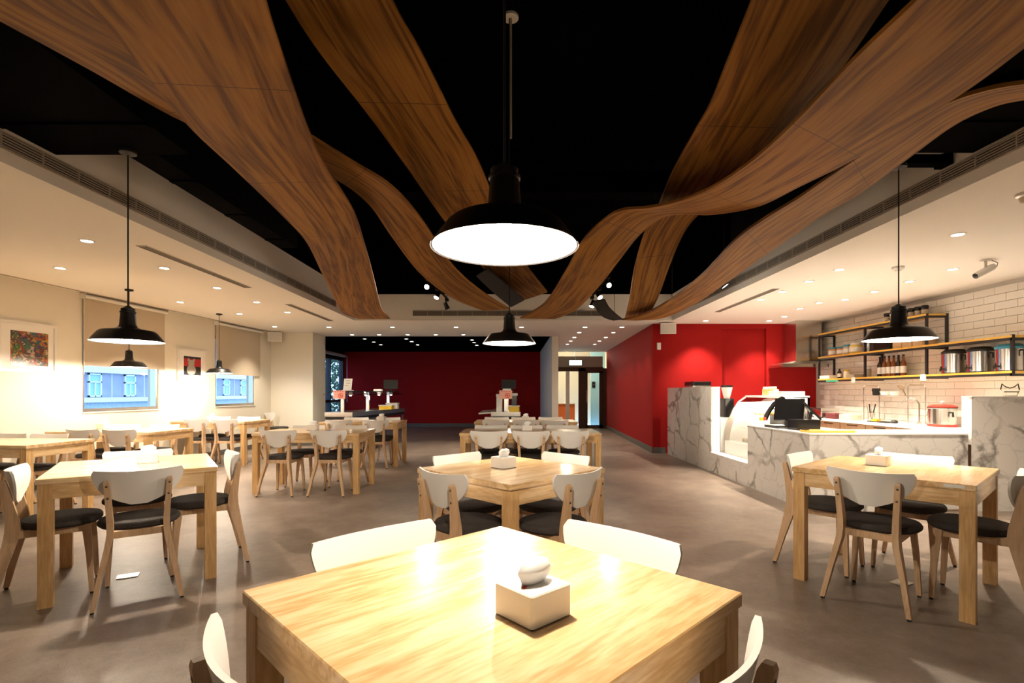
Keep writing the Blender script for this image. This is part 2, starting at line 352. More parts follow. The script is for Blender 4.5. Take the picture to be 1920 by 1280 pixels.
R1 = [(-60,-300,430,-300,2.70,2.70),(60,-120,470,-100,2.70,2.70),(150,0,497,0,2.72,2.72),(235,90,528,100,2.74,2.74),(352,235,580,250,2.77,2.77),(440,318,612,315,2.78,2.78),(525,400,664,400,2.76,2.76),(575,455,684,460,2.74,2.74),(605,515,698,510,2.70,2.70),(630,565,710,560,2.60,2.60),(642,586,716,580,2.54,2.54),(672,598,731,598,2.5,2.5)]
R2 = [(-150,-40,100,-130,2.80,2.78),(0,40,250,20,2.83,2.82),(170,132,400,100,2.87,2.86),(347,230,490,200,2.97,2.92),(520,300,590,262,3.02,2.92),(620,332,660,305,3.02,2.92),(690,382,735,352,2.99,2.90),(735,445,790,412,2.88,2.90),(790,515,850,500,2.75,2.77),(850,560,900,545,2.58,2.60),(905,582,955,580,2.48,2.48)]
R3 = [(470,-120,680,-120,3.75,3.75),(535,0,735,0,3.7,3.7),(600,100,790,100,3.55,3.55),(690,215,850,220,3.45,3.45),(760,310,900,310,3.3,3.3),(838,420,945,420,3.2,3.2),(890,480,975,480,3.12,3.12),(918,515,1000,515,3.05,3.05),(985,562,1026,548,2.9,2.9)]
R4 = [(1440,-80,1720,-80,3.2,3.2),(1411,0,1667,0,3.2,3.2),(1364,116,1588,116,3.14,3.14),(1330,200,1530,185,3.1,3.1),(1300,252,1470,262,3.07,3.05),(1258,330,1400,335,3.1,3.1),(1232,392,1330,385,3.08,3.08),(1207,440,1287,430,2.98,2.98),(1190,500,1257,495,2.75,2.75),(1180,560,1233,560,2.5,2.5),(1171,599,1211,599,2.4,2.4)]
R5 = [(1830,-110,2060,-30,2.7,2.7),(1720,0,1915,95,2.7,2.7),(1600,115,1775,195,2.7,2.7),(1480,240,1600,300,2.7,2.7),(1400,310,1500,350,2.75,2.75),(1330,355,1420,388,2.8,2.8),(1270,378,1335,403,2.84,2.92),(1215,390,1280,402,2.85,2.98),(1165,395,1240,410,2.9,2.95),(1130,415,1200,440,2.9,2.88),(1090,455,1160,490,2.8,2.7),(1060,510,1125,535,2.7,2.65),(1020,570,1080,581,2.55,2.52),(975,597,1040,598,2.45,2.45)]
R7 = [(1985,152,1985,180,2.78,2.81),(1920,158,1920,188,2.78,2.81),(1850,170,1860,202,2.79,2.81),(1775,195,1785,238,2.80,2.81),(1690,245,1700,300,2.80,2.81),(1575,318,1610,365,2.79,2.79),(1500,370,1545,403,2.77,2.77),(1435,410,1480,447,2.71,2.71),(1380,450,1420,489,2.63,2.62),(1312,520,1360,532,2.52,2.52),(1250,567,1300,572,2.42,2.42),(1200,592,1245,596,2.35,2.35),(1165,600,1192,601,2.33,2.33)]
ribbon('broad undulating teak ribbon sweeping down beside the window-side grille', R1)
ribbon('teak ribbon passing above the broad one and dipping to the middle', R2, wires=(.7, .9))
ribbon('straight high teak ribbon running down the middle of the dark void', R3)
ribbon('teak ribbon plunging steeply behind the twisted one to a narrow end', R4, wires=(.6, .8))
ribbon('twisted teak ribbon crossing from the counter side to the middle of the void', R5, wires=(.75, .93))
ribbon('slim teak ribbon sweeping down beside the counter-side grille', R7, wires=(.66,))
ribbon('short black-faced ribbon between two teak ribbons at the far end', [(893,518,913,505,3.0,3.0),(917,541,938,525,2.92,2.92),(936,558,962,545,2.84,2.84),(958,576,983,563,2.76,2.76)], 'black_matte', wires=())
ribbon('short black-faced ribbon curling up from the slim teak ribbon', [(1112,566,1133,562,2.6,2.6),(1119,582,1141,577,2.5,2.5),(1132,595,1153,589,2.42,2.42),(1150,601,1166,599,2.36,2.36)], 'black_matte', wires=(.9,))

# ------------------------------------------------------------------ pendant lamps
def pendant(label, x, y, z, top, R=.21, rose=True, tube_to=None):
    t = thing('pendant_lamp', label, 'lamp', (x, y, z), 0, None); k = R/.21
    prof = [(.21,0),(.206,.006),(.165,.062),(.150,.074),(.075,.086),(.055,.098),(.048,.115),(.042,.19),(.046,.194),(.046,.202),(.040,.206),(.040,.222),(.030,.226),(.012,.24)]
    inn = [(.204,.003),(.160,.058),(.145,.069),(.07,.080),(.045,.092)]
    MB().lathe([(a*k, b*k) for a, b in prof], 40).build('shade', 'lamp_black', t, True)
    MB().lathe([(a*k, b*k) for a, b in inn], 40, cap=False).lathe([(.0447*k, .0915*k), (.001, .0915*k)], 16).build('reflector', 'lamp_white', t, True, 'white enamel inside')
    MB().lathe([(.012,.088),(.02,.07),(.034,.045),(.038,.028),(.030,.010),(.012,.002),(.001,0)], 20).build('bulb', 'bulb', t, True)
    MB().tube([(0,0,.235*k), (0,0,top-z)], .0045, 6).build('cord', 'black_rubber', t)
    if rose: MB().lathe([(.05,0),(.05,-.02),(.02,-.028),(.004,-.03)], 20, (0,0,top-z), True).build('ceiling_rose', 'black_matte', t, True)
    if tube_to: MB().tube([(.012,0,tube_to-z), (.012,0,top-z)], .009, 8).build('conduit', 'grille_paint', t); MB().cyl((.012,0), .06, top-z-.02, top-z, 18).build('junction_box', 'white_plastic', t)
    point('bulb_light', (0, 0, .0), K_PEND, .035, t)
    return t
pendant('black barn-style pendant lamp directly over the diagonal table with the printed tissue box', P(946,0,1.45).x, 1.45, 1.66, ZB, rose=False)
pendant('black pendant lamp on a long conduit between the diagonal square table and the long tables', P(955,0,4.0).x, 4.0, 1.63, ZB, rose=False, tube_to=3.24)
pendant('black pendant lamp hanging from the duct over the square table nearest the window wall', P(240,0,3.4).x, 3.4, 1.585, 2.86)
pendant('black pendant lamp over the square table in front of the marble counter', P(1685,0,3.62).x, 3.62, 1.62, 2.86, .223)
pendant('black pendant lamp over the wall table below the first roller blind', P(242,0,6.95).x, 6.95, 1.59, ZC)
pendant('black pendant lamp over the wall table below the second roller blind', P(411,0,9.1).x, 9.1, 1.59, ZC)

# ------------------------------------------------------------------ recessed downlights
def make_down():
    t = empty('downlight', (0, 0, 0))
    MB().lathe([(.062,0),(.062,-.005),(.047,-.007),(.045,.0)], 20).build('trim_ring', 'white_plastic', t, True)
    MB().lathe([(.045,-.002),(.001,-.002)], 16).build('lens', 'lens', t)
    return t
dl = make_down(); first = [True]
def down(px, py, label, group, z=ZC, watts=K_DOWN, ang=95):
    p = PZ(px, py, z); o = dl if first[0] else copy_tree(dl); first[0] = False
    o.location = (p.x, p.y, z); tag(o, label, 'downlight', group)
    point('downlight_beam', (p.x, p.y, z-.02), watts, .03, None, ang, .7)
    return o
for q in ((163,451),(113,502),(308,502),(407,539),(338,566),(481,566),(539,585),(449,588)):
    down(*q, 'round recessed downlight in the white ceiling on the window side', 'downlights on the window side')
for q in ((515,612),(617,613),(736,613),(855,613),(978,613)):
    down(*q, 'round recessed downlight in the row across the far white ceiling', 'downlights across the far ceiling')
for q in ((660,627),(711,627),(764,627),(817,627),(869,627)):
    down(*q, 'round recessed downlight in the last row before the dark buffet room', 'downlights before the buffet room', watts=4)
for q in ((1097,613),(1086,623),(1077,632),(1070,639),(1064,645),(1166,613),(1150,623),(1136,632),(1124,639),(1115,645)):
    down(*q, 'round recessed downlight in the corridor ceiling leading to the glass door', 'downlights in the corridor', watts=20)
for q in ((1796,439),(1574,505),(1517,527),(1468,546),(1427,561),(1640,546),(1585,561),(1705,527),(1786,504),(1536,567),(1500,578),(1471,593),(1442,601),(1323,601)):
    down(*q, 'round recessed downlight in the white ceiling over the cafe counter', 'downlights over the cafe counter', watts=K_DOWN*1.4)
for q in ((684,635),(701,641),(714,646),(762,635),(772,640),(783,646),(885,637),(889,642),(894,647)):
    down(*q, 'small recessed downlight in the black ceiling of the buffet room', 'downlights in the black ceiling', z=2.72, watts=1.2)
for o in list(bpy.data.objects):
    if o.type == 'LIGHT' and o.name.startswith('downlight_beam'): o.hide_viewport = False

# ------------------------------------------------------------------ track spots
def spot(px, py, d, aim, label, group=None):
    p = P(px, py, d); t = thing('track_spotlight', label, 'spotlight', p, 0, group)
    a = Vector(aim).normalized(); M = a.to_track_quat('-Z', 'Y').to_matrix().to_4x4()
    MB().lathe([(.012,.10),(.032,.09),(.036,.03),(.045,-.02),(.045,-.03)], 16, M=M).build('housing', 'black_matte', t, True)
    MB().lathe([(.042,-.026),(.001,-.026)], 16, M=M).build('lens', 'lens', t)
    MB().tube([M @ Vector((0,0,.05)), (0,0,.12)], .008, 6).build('bracket', 'black_matte', t)
    B(-.03, .03, -.05, .05, .11, .15).build('track_adapter', 'black_matte', t)
    point('spot_light', M @ Vector((0,0,-.04)), K_TRACK, .03, t, 70, .5, M.to_euler())
for nm, pts in (('black light track between ribbons on the window side of the far void', ((801,537,8.9),(819,556,8.9),(838,576,8.9))), ('black light track between ribbons on the counter side of the far void', ((1141,534,8.9),(1124,556,8.9),(1110,572,8.9))), ('black light track under the slim ribbon along the counter-side grille', ((1357,533,6.3),(1322,551,6.9),(1288,569,7.5),(1260,583,8.1)))):
    t = thing('light_track', nm, 'light track'); pp = [P(*q)+Vector((0, 0, .155)) for q in pts]; MB().tube(pp, .02, 4).build('rail', 'black_matte', t)
    for q in (pp[0], pp[-1]): MB().tube([q, (q.x, q.y, ZB)], .005, 5).build('drop_rod', 'black_matte', t)
g = 'track spotlights on the window side'
spot(801, 537, 8.9, (-.2,-.9,-.5), 'lit black track spotlight on the window-side track', g); spot(819, 556, 8.9, (-.3,-.5,-.8), 'lit black track spotlight on the window-side track', g); spot(838, 576, 8.9, (.3,.3,-.8), 'lit black track spotlight on the window-side track', g)
g = 'track spotlights on the counter side of the middle'
spot(1141, 534, 8.9, (.2,-.9,-.5), 'lit black track spotlight beside the twisted ribbon', g); spot(1124, 556, 8.9, (.3,-.6,-.7), 'lit black track spotlight beside the twisted ribbon', g); spot(1110, 572, 8.9, (-.3,-.2,-.9), 'lit black track spotlight beside the twisted ribbon', g)
g = 'track spotlights along the counter-side grille'
for q in ((1357, 533, 6.3), (1322, 551, 6.9), (1288, 569, 7.5), (1260, 583, 8.1)): spot(*q, (.55, -.2, -.8), 'lit black track spotlight along the counter-side grille', g)

# ------------------------------------------------------------------ chairs
def rect(c, hx, hy): return [Vector((c[0]+a*hx, c[1]+b*hy, c[2])) for a, b in ((-1,-1),(1,-1),(1,1),(-1,1))]
def make_chair():
    t = empty('dining_chair', (0, 0, 0))
    for s in (-1, 1):
        R = [(.212,-.285,.012,.012,.014),(.178,-.245,.20,.014,.021),(.142,-.208,.37,.016,.032),(.136,-.197,.43,.016,.035),(.137,-.198,.49,.016,.030),(.144,-.216,.61,.015,.021),(.152,-.236,.725,.014,.015),(.153,-.238,.738,.010,.010)]
        l = MB().loft([rect((s*a, b, c), e, f) for a, b, c, e, f in R]).build('rear_leg', 'beech', t)
        for z, y in ((.705, -.2475), (.635, -.2395)):
            MB().lathe([(.0065,-.004),(.0065,.002),(.001,.003)], 8, M=Matrix.Translation((s*(.151 if z > .7 else .146), y, z)) @ Matrix.Rotation(math.radians(90), 4, 'X')).build('bolt', 'bolt_metal', l)
        B(s*.212-.009, s*.212+.009, -.294, -.276, 0, .012).build('glide', 'black_rubber', l)
        Fq = [(.172,.165,.012,.012,.012),(.160,.152,.25,.014,.017),(.148,.138,.41,.015,.022),(.147,.137,.43,.015,.022)]
        l = MB().loft([rect((s*a, b, c), e, f) for a, b, c, e, f in Fq]).build('front_leg', 'beech', t)
        B(s*.172-.009, s*.172+.009, .156, .174, 0, .012).build('glide', 'black_rubber', l)
    fm = MB()
    for s in (-1, 1): fm.loft([rect((s*.135, -.18, .40), .010, .03), rect((s*.135, -.18, .432), .010, .03)]); fm.box(*(sorted((s*.128, s*.148))+[-.19, .15, .385, .43]))
    fm.box(-.135, .135, .127, .147, .385, .43); fm.box(-.135, .135, -.2, -.178, .39, .43)
    fm.build('seat_frame', 'beech', t)
    def ring(k, z):
        q = []
        for i in range(28):
            a = 2*math.pi*i/28; c, s_ = math.cos(a), math.sin(a); e = .88
            x = math.copysign(abs(c)**e, c)*.215*k; y = math.copysign(abs(s_)**e, s_)*.202*k
            x *= 1-.08*(-y/.205 if y < 0 else 0); q.append((x, y+.008, z))
        return q
    MB().loft([ring(.93,.428), ring(1,.442), ring(1.0,.458), ring(.95,.471), ring(.8,.477), ring(.4,.475)]).build('seat_cushion', 'seat_fabric', t, True)
    NX, NZ, th = 16, 9, .012; fr, bk = [], []
    for i in range(NZ+1):
        v = i/NZ; w_ = .226*max(.06, (1-(1-v)**2.4))**.62
        if v > .9: w_ -= .012*((v-.9)/.1)**2
        for j in range(NX+1):
            s_ = -1+2*j/NX; x = s_*w_; z = .582+v*.203+.010*(x/.22)**2*v; y = -.197-.05*v-.022+1.15*x*x
            fr.append((x, y+th, z)); bk.append((x, y, z))
    q = NX+1; o1 = len(fr); fs = []
    for i in range(NZ):
        for j in range(NX): a = i*q+j; fs.append((a, a+1, a+q+1, a+q)); a += o1; fs.append((a, a+q, a+q+1, a+1))
        a = i*q; fs.append((a, a+q, a+q+o1, a+o1)); a = i*q+NX; fs.append((a, a+o1, a+q+o1, a+q))
    for j in range(NX): fs.append((j, j+o1, j+1+o1, j+1)); a = NZ*q+j; fs.append((a, a+1, a+1+o1, a+o1))
    MB().add(fr+bk, fs).build('backrest', 'white_chair', t, True, 'curved white back panel', loc=(0, .015, 0))
    return t
chair0 = make_chair(); used = [False]
def chair(x, y, face, label, group):
    o = chair0 if not used[0] else copy_tree(chair0); used[0] = True
    o.location = (x, y, 0); o.rotation_euler = (0, 0, face-math.pi/2); return tag(o, label, 'chair', group)

# ------------------------------------------------------------------ tables
def make_table(wd, dp):
    t = empty('dining_table', (0, 0, 0)); a, b = wd/2, dp/2
    top = MB().rbox(-a, a, -b, b, .718, .75, .006, 2, .003).build('tabletop', 'pine', t)
    for s in (-1, 1):
        B(-a+.07, a-.07, s*(b-.022)-.011, s*(b-.022)+.011, .628, .718).build('apron', 'pine', t)
        o = B(-b+.07, b-.07, -.011, .011, .628, .718).build('apron', 'pine', t); o.location = (s*(a-.022), 0, 0); o.rotation_euler = (0, 0, math.pi/2)
        for u in (-1, 1): B(s*(a-.042)-.034, s*(a-.042)+.034, u*(b-.042)-.034, u*(b-.042)+.034, 0, .718).build('leg', 'pine_leg', t)
    return t
protos = {}
def tissue_box(x, y, z, rz, label, group=None, printed=False):
    t = thing('tissue_box', label, 'tissue box', (x, y, z), rz, group)
    MB().rbox(-.062, .062, -.062, .062, .003, .072, .008, 3, .003).build('box', 'white_gloss', t, True)
    B(-.058, .058, -.058, .058, 0, .003).build('base', 'black_rubber', t)
    tm = MB(); rnd = random.Random(len(label)*7+3); secs = []
    for k, (r, zz) in enumerate(((.022,.071),(.030,.085),(.036,.100),(.030,.114),(.010,.122))):
        secs.append([((r*1.35*math.cos(i*math.pi/5)*(1+.12*rnd.uniform(-1,1))+.012*k/4), r*.7*math.sin(i*math.pi/5)*(1+.15*rnd.uniform(-1,1)), zz+(.004*rnd.uniform(-1,1) if k else 0)) for i in range(10)])
    tm.loft(secs).build('tissue', 'tissue', t, True)
    if printed: MB().add([(-.045,-.020,.0725),(-.012,-.004,.0725),(-.010,.006,.0725),(-.042,-.008,.0725)], [(0,1,2,3)]).build('printed_mark', 'red_print', t)
    return t
def table(key, cx, cy, wd, dp, rz, label, chairs, clabel, box=None, boxlabel=None, printed=False):
    k = (wd, dp)
    if k in protos: o = copy_tree(protos[k])
    else: o = make_table(wd, dp); protos[k] = o
    o.location = (cx, cy, 0); o.rotation_euler = (0, 0, rz)
    tag(o, label, 'table')
    u = Vector((math.cos(rz), math.sin(rz))); v = Vector((-math.sin(rz), math.cos(rz))); c = Vector((cx, cy))
    for side, along, e in chairs:
        n = {0: -v, 1: u, 2: v, 3: -u}[side]; tdir = {0: u, 1: v, 2: u, 3: v}[side]; half = dp/2 if side in (0, 2) else wd/2
        p = c+n*(half+e-.225)+tdir*along; f = -n
        w_ = '-and-'.join([q for q, ok in (('buffet', n.y > .4), ('off-buffet', n.y < -.4)) if ok]+[q for q, ok in (('counter', n.x > .4), ('window', n.x < -.4)) if ok])
        mates = sorted(a_ for s_, a_, _ in chairs if s_ == side); pos = ''
        if len(mates) > 1:
            k_ = mates.index(along); pos = ', nearest the windows' if k_ == 0 else (', nearest the counter' if k_ == len(mates)-1 else ', middle of three')
        chair(p.x, p.y, math.atan2(f.y, f.x), clabel+', '+w_+' side'+pos, 'chairs at '+key)
    if box: tissue_box(c.x+box[0], c.y+box[1], .75, box[2], boxlabel, None, printed)
    return o
D = math.radians
table('the diagonal table with the printed tissue box', -.058, 1.28, .89, .89, D(44.4), 'square pine table set diagonally, bearing the tissue box with a red mark', [(2,0,.15),(1,.0,.15),(0,.015,.145),(3,.015,.145)], 'white-backed chair at the diagonal table with red-marked tissue box', (.10, -.13, D(42)), 'white square tissue box with a small red printed mark', True)
table('the diagonal table before the long tables', -.02, 3.37, .88, .88, D(45), 'square pine table set diagonally just before the long six-seat tables', [(3,0,.16),(0,0,.16),(2,0,.16),(1,0,.16)], 'white-backed chair at the diagonal table before the long tables', (-.05, .02, D(45)), 'white tissue box on the diagonal table before the long tables')
table('the square table under the duct pendant', -2.63, 3.55, .91, .91, D(35), 'square pine table under the pendant on the window side, turned toward the blinds', [(0,.03,.19),(3,-.13,.15),(1,0,.15),(2,.0,.15)], 'white-backed chair at the square table under the duct pendant', (.02, .08, D(35)), 'white tissue box on the square table on the window side')
table('the square table by the marble counter', 2.52, 3.38, .93, .93, D(41), 'square pine table with a small label tag, standing before the marble counter', [(3,0,.14),(0,-.02,.15),(1,0,.14),(2,0,.15)], 'white-backed chair at the square table before the marble counter', (-.02, .12, D(41)), 'white tissue box on the square table before the marble counter')
L6 = [(0,-.5,.2),(0,.0,.2),(0,.47,.2),(2,-.52,.09),(2,-.03,.09),(2,.47,.09)]
table('the first long table', .2, 6.62, 1.74, .8, 0, 'long pine table with six chairs, nearer the diagonal table', L6, 'white-backed chair at the first long table', (-.03, .05, 0), 'white tissue box on the first long six-seat table')
table('the second long table', .2, 8.93, 1.74, .8, 0, 'long pine table with six chairs, next to the buffet station', L6, 'white-backed chair at the long table by the buffet', (-.0, .1, 0), 'white tissue box on the long table next to the buffet station')
L4 = [(0,-.3,.1),(0,.31,.1),(2,-.28,.1),(2,.3,.1)]
table('the four-seat table in the window-side row', -2.56, 6.62, 1.32, .76, 0, 'rectangular four-seat pine table in the row between window tables and long tables', L4, 'white-backed chair at the first four-seat table', (-.1, .12, 0), 'white tissue box on the nearer four-seat rectangular table')
table('the four-seat table by the steel buffet', -2.6, 8.87, 1.32, .76, 0, 'rectangular four-seat pine table standing just before the steel buffet counter', L4, 'white-backed chair at the four-seat table by the buffet', (.25, .15, 0), 'white tissue box on the rectangular table before the steel buffet counter')
a = D(-4.5)
table('the wall table under the first picture', -5.25, 5.2, 1.4, .72, a, 'pine table against the window wall beneath the colourful framed picture', [(2,.1,.1),(2,-.39,.1)], 'white-backed chair at the table under the colourful picture')
table('the wall table under the first blind', -5.2, 6.78, 1.4, .8, a, 'pine table against the window wall beneath the first roller blind', [(0,-.09,.13),(0,.39,.13),(2,-.38,.12),(2,.2,.12)], 'white-backed chair at the table under the first blind', (-.42, .2, a), 'white tissue box on the table beneath the first roller blind')
table('the wall table under the second blind', -5.2, 9.08, 1.34, .8, a, 'pine table against the window wall beneath the second roller blind', [(0,-.12,.13),(0,.38,.13),(2,-.38,.12),(2,.2,.12)], 'white-backed chair at the table under the second blind', (-.3, .2, a), 'white tissue box on the table beneath the second roller blind')
chair(-5.3, 11.45, 0, 'lone white-backed chair standing in the corner past the second window', None).pop('group', None)
p = Vector((2.385, 2.70))
single('table_tag', MB().box(-.0015, .0, -.045, .045, -.009, .009).box(-.0018, -.0015, -.035, .02, -.003, .003), 'label_white', 'small white printed tag on the table edge before the marble counter', 'tag', (2.411, 2.795, .735), D(41))
for px, py, lb in ((240, 1079, 'small shiny floor plate beneath the square table on the window side'), (1690, 1092, 'small shiny floor plate beneath the square table before the counter')):
    q = PZ(px, py, .004); t = thing('floor_plate', lb, 'floor plate', (q.x, q.y, 0), .5); MB().rbox(-.06, .06, -.045, .045, 0, .006, .008).build('plate', 'aluminium', t); MB().cyl((0,0), .025, .006, .009, 16).build('cap', 'steel', t)

# ------------------------------------------------------------------ windows, blinds, pictures on the window wall
def window(n, s0, s1):
    t = struct(lw_root('window_%d' % n)); f = .045
    fm = MB(); fm.box(s0, s0+f, .02, .12, ZS, ZT); fm.box(s1-f, s1, .02, .12, ZS, ZT); fm.box(s0, s1, .02, .12, ZS, ZS+f); fm.box(s0, s1, .02, .12, ZT-f, ZT)
    fm.build('window_frame', 'aluminium', t)
    B(s0+f, s1-f, .06, .066, ZS+f, ZT-f).build('pane', 'window_glass', t)
    B(s0-.01, s1+.01, -.015, .02, ZS-.02, ZS).build('sill', 'wall_paint', t)
window(1, S1a, S1b); window(2, S2a, S2b)
def blind(label, s0, s1, zb):
    t = tag(lw_root('roller_blind'), label, 'blind')
    M = Matrix.Rotation(math.radians(90), 4, 'Y')
    MB().lathe([(.028, s0), (.028, s1)], 14, cap=True, M=Matrix.Translation((0, -.05, 2.60)) @ M).build('roller_tube', 'white_plastic', t, True)
    B(s0+.02, s1-.02, -.026, -.023, zb, 2.60).build('fabric', 'blind_fabric', t); B(s0+.02, s1-.02, -.032, -.018, zb-.015, zb+.01).build('hem_bar', 'blind_fabric', t)
    for s_ in (s0-.012, s1): B(s_, s_+.012, -.085, 0, 2.565, 2.64).build('bracket', 'white_plastic', t)
    MB().tube([(s0+.005, -.05, 2.6), (s0+.005, -.05, 1.5)], .003, 5).build('bead_chain', 'white_plastic', t)
blind('beige roller blind half drawn over the window beside the colourful picture', sw(151), sw(308), 1.64)
blind('beige roller blind half drawn over the window nearest the far corner', sw(402), sw(487), 1.62)
def art(name, cols, scale):
    m, nt, b = newmat(name); N = nt.nodes; L = nt.links; tc = N.new('ShaderNodeTexCoord'); v = N.new('ShaderNodeTexVoronoi'); v.inputs['Scale'].default_value = scale
    n = N.new('ShaderNodeTexNoise'); n.inputs['Scale'].default_value = scale*.7; mx = N.new('ShaderNodeMix'); mx.data_type = 'RGBA'; mx.inputs[0].default_value = .25
    L.new(tc.outputs['Object'], n.inputs['Vector']); L.new(tc.outputs['Object'], mx.inputs[6]); L.new(n.outputs['Color'], mx.inputs[7]); L.new(mx.outputs[2], v.inputs['Vector'])
    r = N.new('ShaderNodeValToRGB'); r.color_ramp.interpolation = 'CONSTANT'; e = r.color_ramp.elements
    sx = N.new('ShaderNodeSeparateColor'); L.new(v.outputs['Color'], sx.inputs[0]); L.new(sx.outputs[0], r.inputs['Fac'])
    e[0].color = (*cols[0], 1); e[1].position = 1/len(cols); e[1].color = (*cols[1], 1)
    for i in range(2, len(cols)): x = e.new(i/len(cols)); x.color = (*cols[i], 1)
    L.new(r.outputs['Color'], b.inputs['Base Color']); b.inputs['Roughness'].default_value = .3
art('collage_print', [(.12,.05,.03),(.35,.12,.04),(.05,.12,.16),(.42,.30,.06),(.06,.16,.07),(.45,.36,.28),(.30,.05,.05),(.05,.03,.12),(.10,.08,.07)], 22)
def picture(label, s0, s1, z0, z1, i0, i1, j0, j1, m):
    t = tag(lw_root('framed_picture'), label, 'picture'); f = .035
    fm = MB(); fm.box(s0, s0+f, -.035, 0, z0, z1); fm.box(s1-f, s1, -.035, 0, z0, z1); fm.box(s0+f, s1-f, -.035, 0, z0, z0+f); fm.box(s0+f, s1-f, -.035, 0, z1-f, z1); fm.build('frame', 'white_gloss', t)
    B(s0+f, s1-f, -.018, -.004, z0+f, z1-f).build('mount', 'paper', t); pr = B(i0, i1, -.0195, -.018, j0, j1).build('print', m, t); return t
picture('white framed picture with a crowded multicoloured print', sw(-8), sw(103), 1.50, 2.13, sw(17), sw(88), 1.585, 2.01, 'collage_print')
mat('print_black', (.03, .03, .035), .4); mat('print_red', (.42, .03, .03), .4); mat('print_grey', (.38, .36, .33), .4); mat('print_eye', (.35, .38, .10), .3)
i0, i1 = sw(343), sw(375)
t = picture('white framed picture of a grey cat against red and black', sw(331), sw(383), 1.46, 2.03, i0, i1, 1.56, 1.90, 'print_black')
w_ = i1-i0
B(i0, i1, -.0205, -.0195, 1.72, 1.86).build('red_area', 'print_red', t)
def disc(cx, cz, rx, rz, y, n=18): return MB().add([(cx+rx*math.cos(2*math.pi*k/n), y, cz+rz*math.sin(2*math.pi*k/n)) for k in range(n)], [tuple(range(n))])
disc(i0+.42*w_, 1.655, .27*w_, .095, -.0212).build('cat_body', 'print_grey', t); disc(i0+.42*w_, 1.775, .19*w_, .062, -.0216).build('cat_head', 'print_grey', t)
for s_ in (-1, 1):
    x = i0+.42*w_+s_*.12*w_; MB().add([(x-.05, -.0215, 1.815), (x+.05, -.0215, 1.815), (x+s_*.025, -.0215, 1.872)], [(0,1,2)]).build('cat_ear', 'print_grey', t); disc(x-s_*.03*w_, 1.785, .02, .012, -.022).build('cat_eye', 'print_eye', t)

# ------------------------------------------------------------------ outside the windows
t = thing('neighbour_building', 'blue-grey panelled building with white window frames across the street', 'building', (-15.5, 0, 0))
B(-.4, 0, 4, 40, 1.05, 1.97).build('panel_wall', 'facade_blue', t); B(-.4, .12, 4, 40, 1.97, 2.9).build('upper_band', 'facade_white', t); B(-.4, .3, 4, 40, .88, 1.05).build('ledge', 'facade_white', t); B(-.4, .15, 4, 40, -3, .88).build('lower_wall', 'facade_low', t); B(-.4, 0, 4, 40, 2.9, 9).build('upper_wall', 'facade_blue', t)
for k in range(30): B(0, .012, 5+k*.86, 5.03+k*.86, 1.05, 1.97).build('panel_joint', 'facade_white', t)
for k in range(14):
    y = 13.36+k*1.72; f = MB()
    for q in ((y, y+.05, 1.08, 1.94), (y+.53, y+.58, 1.08, 1.94), (y, y+.58, 1.08, 1.13), (y, y+.58, 1.89, 1.94), (y, y+.58, 1.60, 1.65), (y+.27, y+.31, 1.08, 1.62)): f.box(.0, .06, *q)
    wf = f.build('window', 'facade_white', t); B(.005, .02, y+.03, y+.55, 1.1, 1.92).build('pane', 'teal_panel', wf)
struct(B(-40, -7.3, -5, 45, -3.2, -3).build('ground', 'ground'))

# ------------------------------------------------------------------ buffet room glazing
t = struct(empty('window_3', (-6.25, 0, 0)))
for y in (12.9, 14.4, 15.9, 17.15, 18.42): B(-.08, .08, y-.04, y+.04, 0, 2.45).build('mullion', 'dark_frame', t)
for z in (0.05, .95, 2.42): B(-.06, .06, 12.9, 18.46, z-.04, z+.04).build('transom', 'dark_frame', t)
for y0, y1 in ((12.94,14.36),(14.44,15.86),(15.94,17.11),(17.19,18.38)):
    for z0, z1 in ((.09,.91),(.99,2.38)): B(-.005, .005, y0, y1, z0, z1).build('pane', 'window_glass', t)
struct(B(-6.35, -6.15, 12.75, 18.5, 2.46, 2.75).build('wall_glazing_head', 'black_ceiling')); struct(B(-6.35, -5.85, 12.6, 12.75, 0, 2.75).build('wall_glazing_end', 'wall_paint'))
t = thing('roller_blind', 'rolled-up grey blind above the buffet room glazing', 'blind'); MB().tube([(-6.08, 15.9, 2.55), (-6.08, 18.3, 2.55)], .06, 10).build('roller_tube', 'white_plastic', t, True); MB().tube([(-6.0, 18.3, 2.55), (-6.0, 18.3, .9)], .008, 5).build('bead_chain', 'white_plastic', t)
def tree(x, y, h, label):
    t = thing('garden_tree', label, 'tree', (x, y, -3)); MB().tube([(0,0,0),(.05,0,h*.5),(0,.1,h*.8)], [.14,.1,.04], 7).build('trunk', 'bark', t)
    m = MB(); r = random.Random(3)
    for k in range(900):
        a, b_ = r.uniform(0, 6.28), r.uniform(-1, 1); rr = r.uniform(.3, 1)**.5; c = Vector((1.1*rr*math.cos(a)*math.sqrt(1-b_*b_), 1.1*rr*math.sin(a)*math.sqrt(1-b_*b_), h*.75+b_*h*.32*rr)); s_ = .12
        u = Vector((r.uniform(-1,1), r.uniform(-1,1), r.uniform(-1,1))).normalized()*s_; v = u.orthogonal().normalized()*s_*.6
        m.add([c-u, c+v, c+u, c-v], [(0,1,2,3)])
    o = m.build('foliage', 'leaf', t); o['kind'] = 'stuff'
tree(-9.0, 24.3, 6.5, 'leafy tree seen through the buffet room glazing')

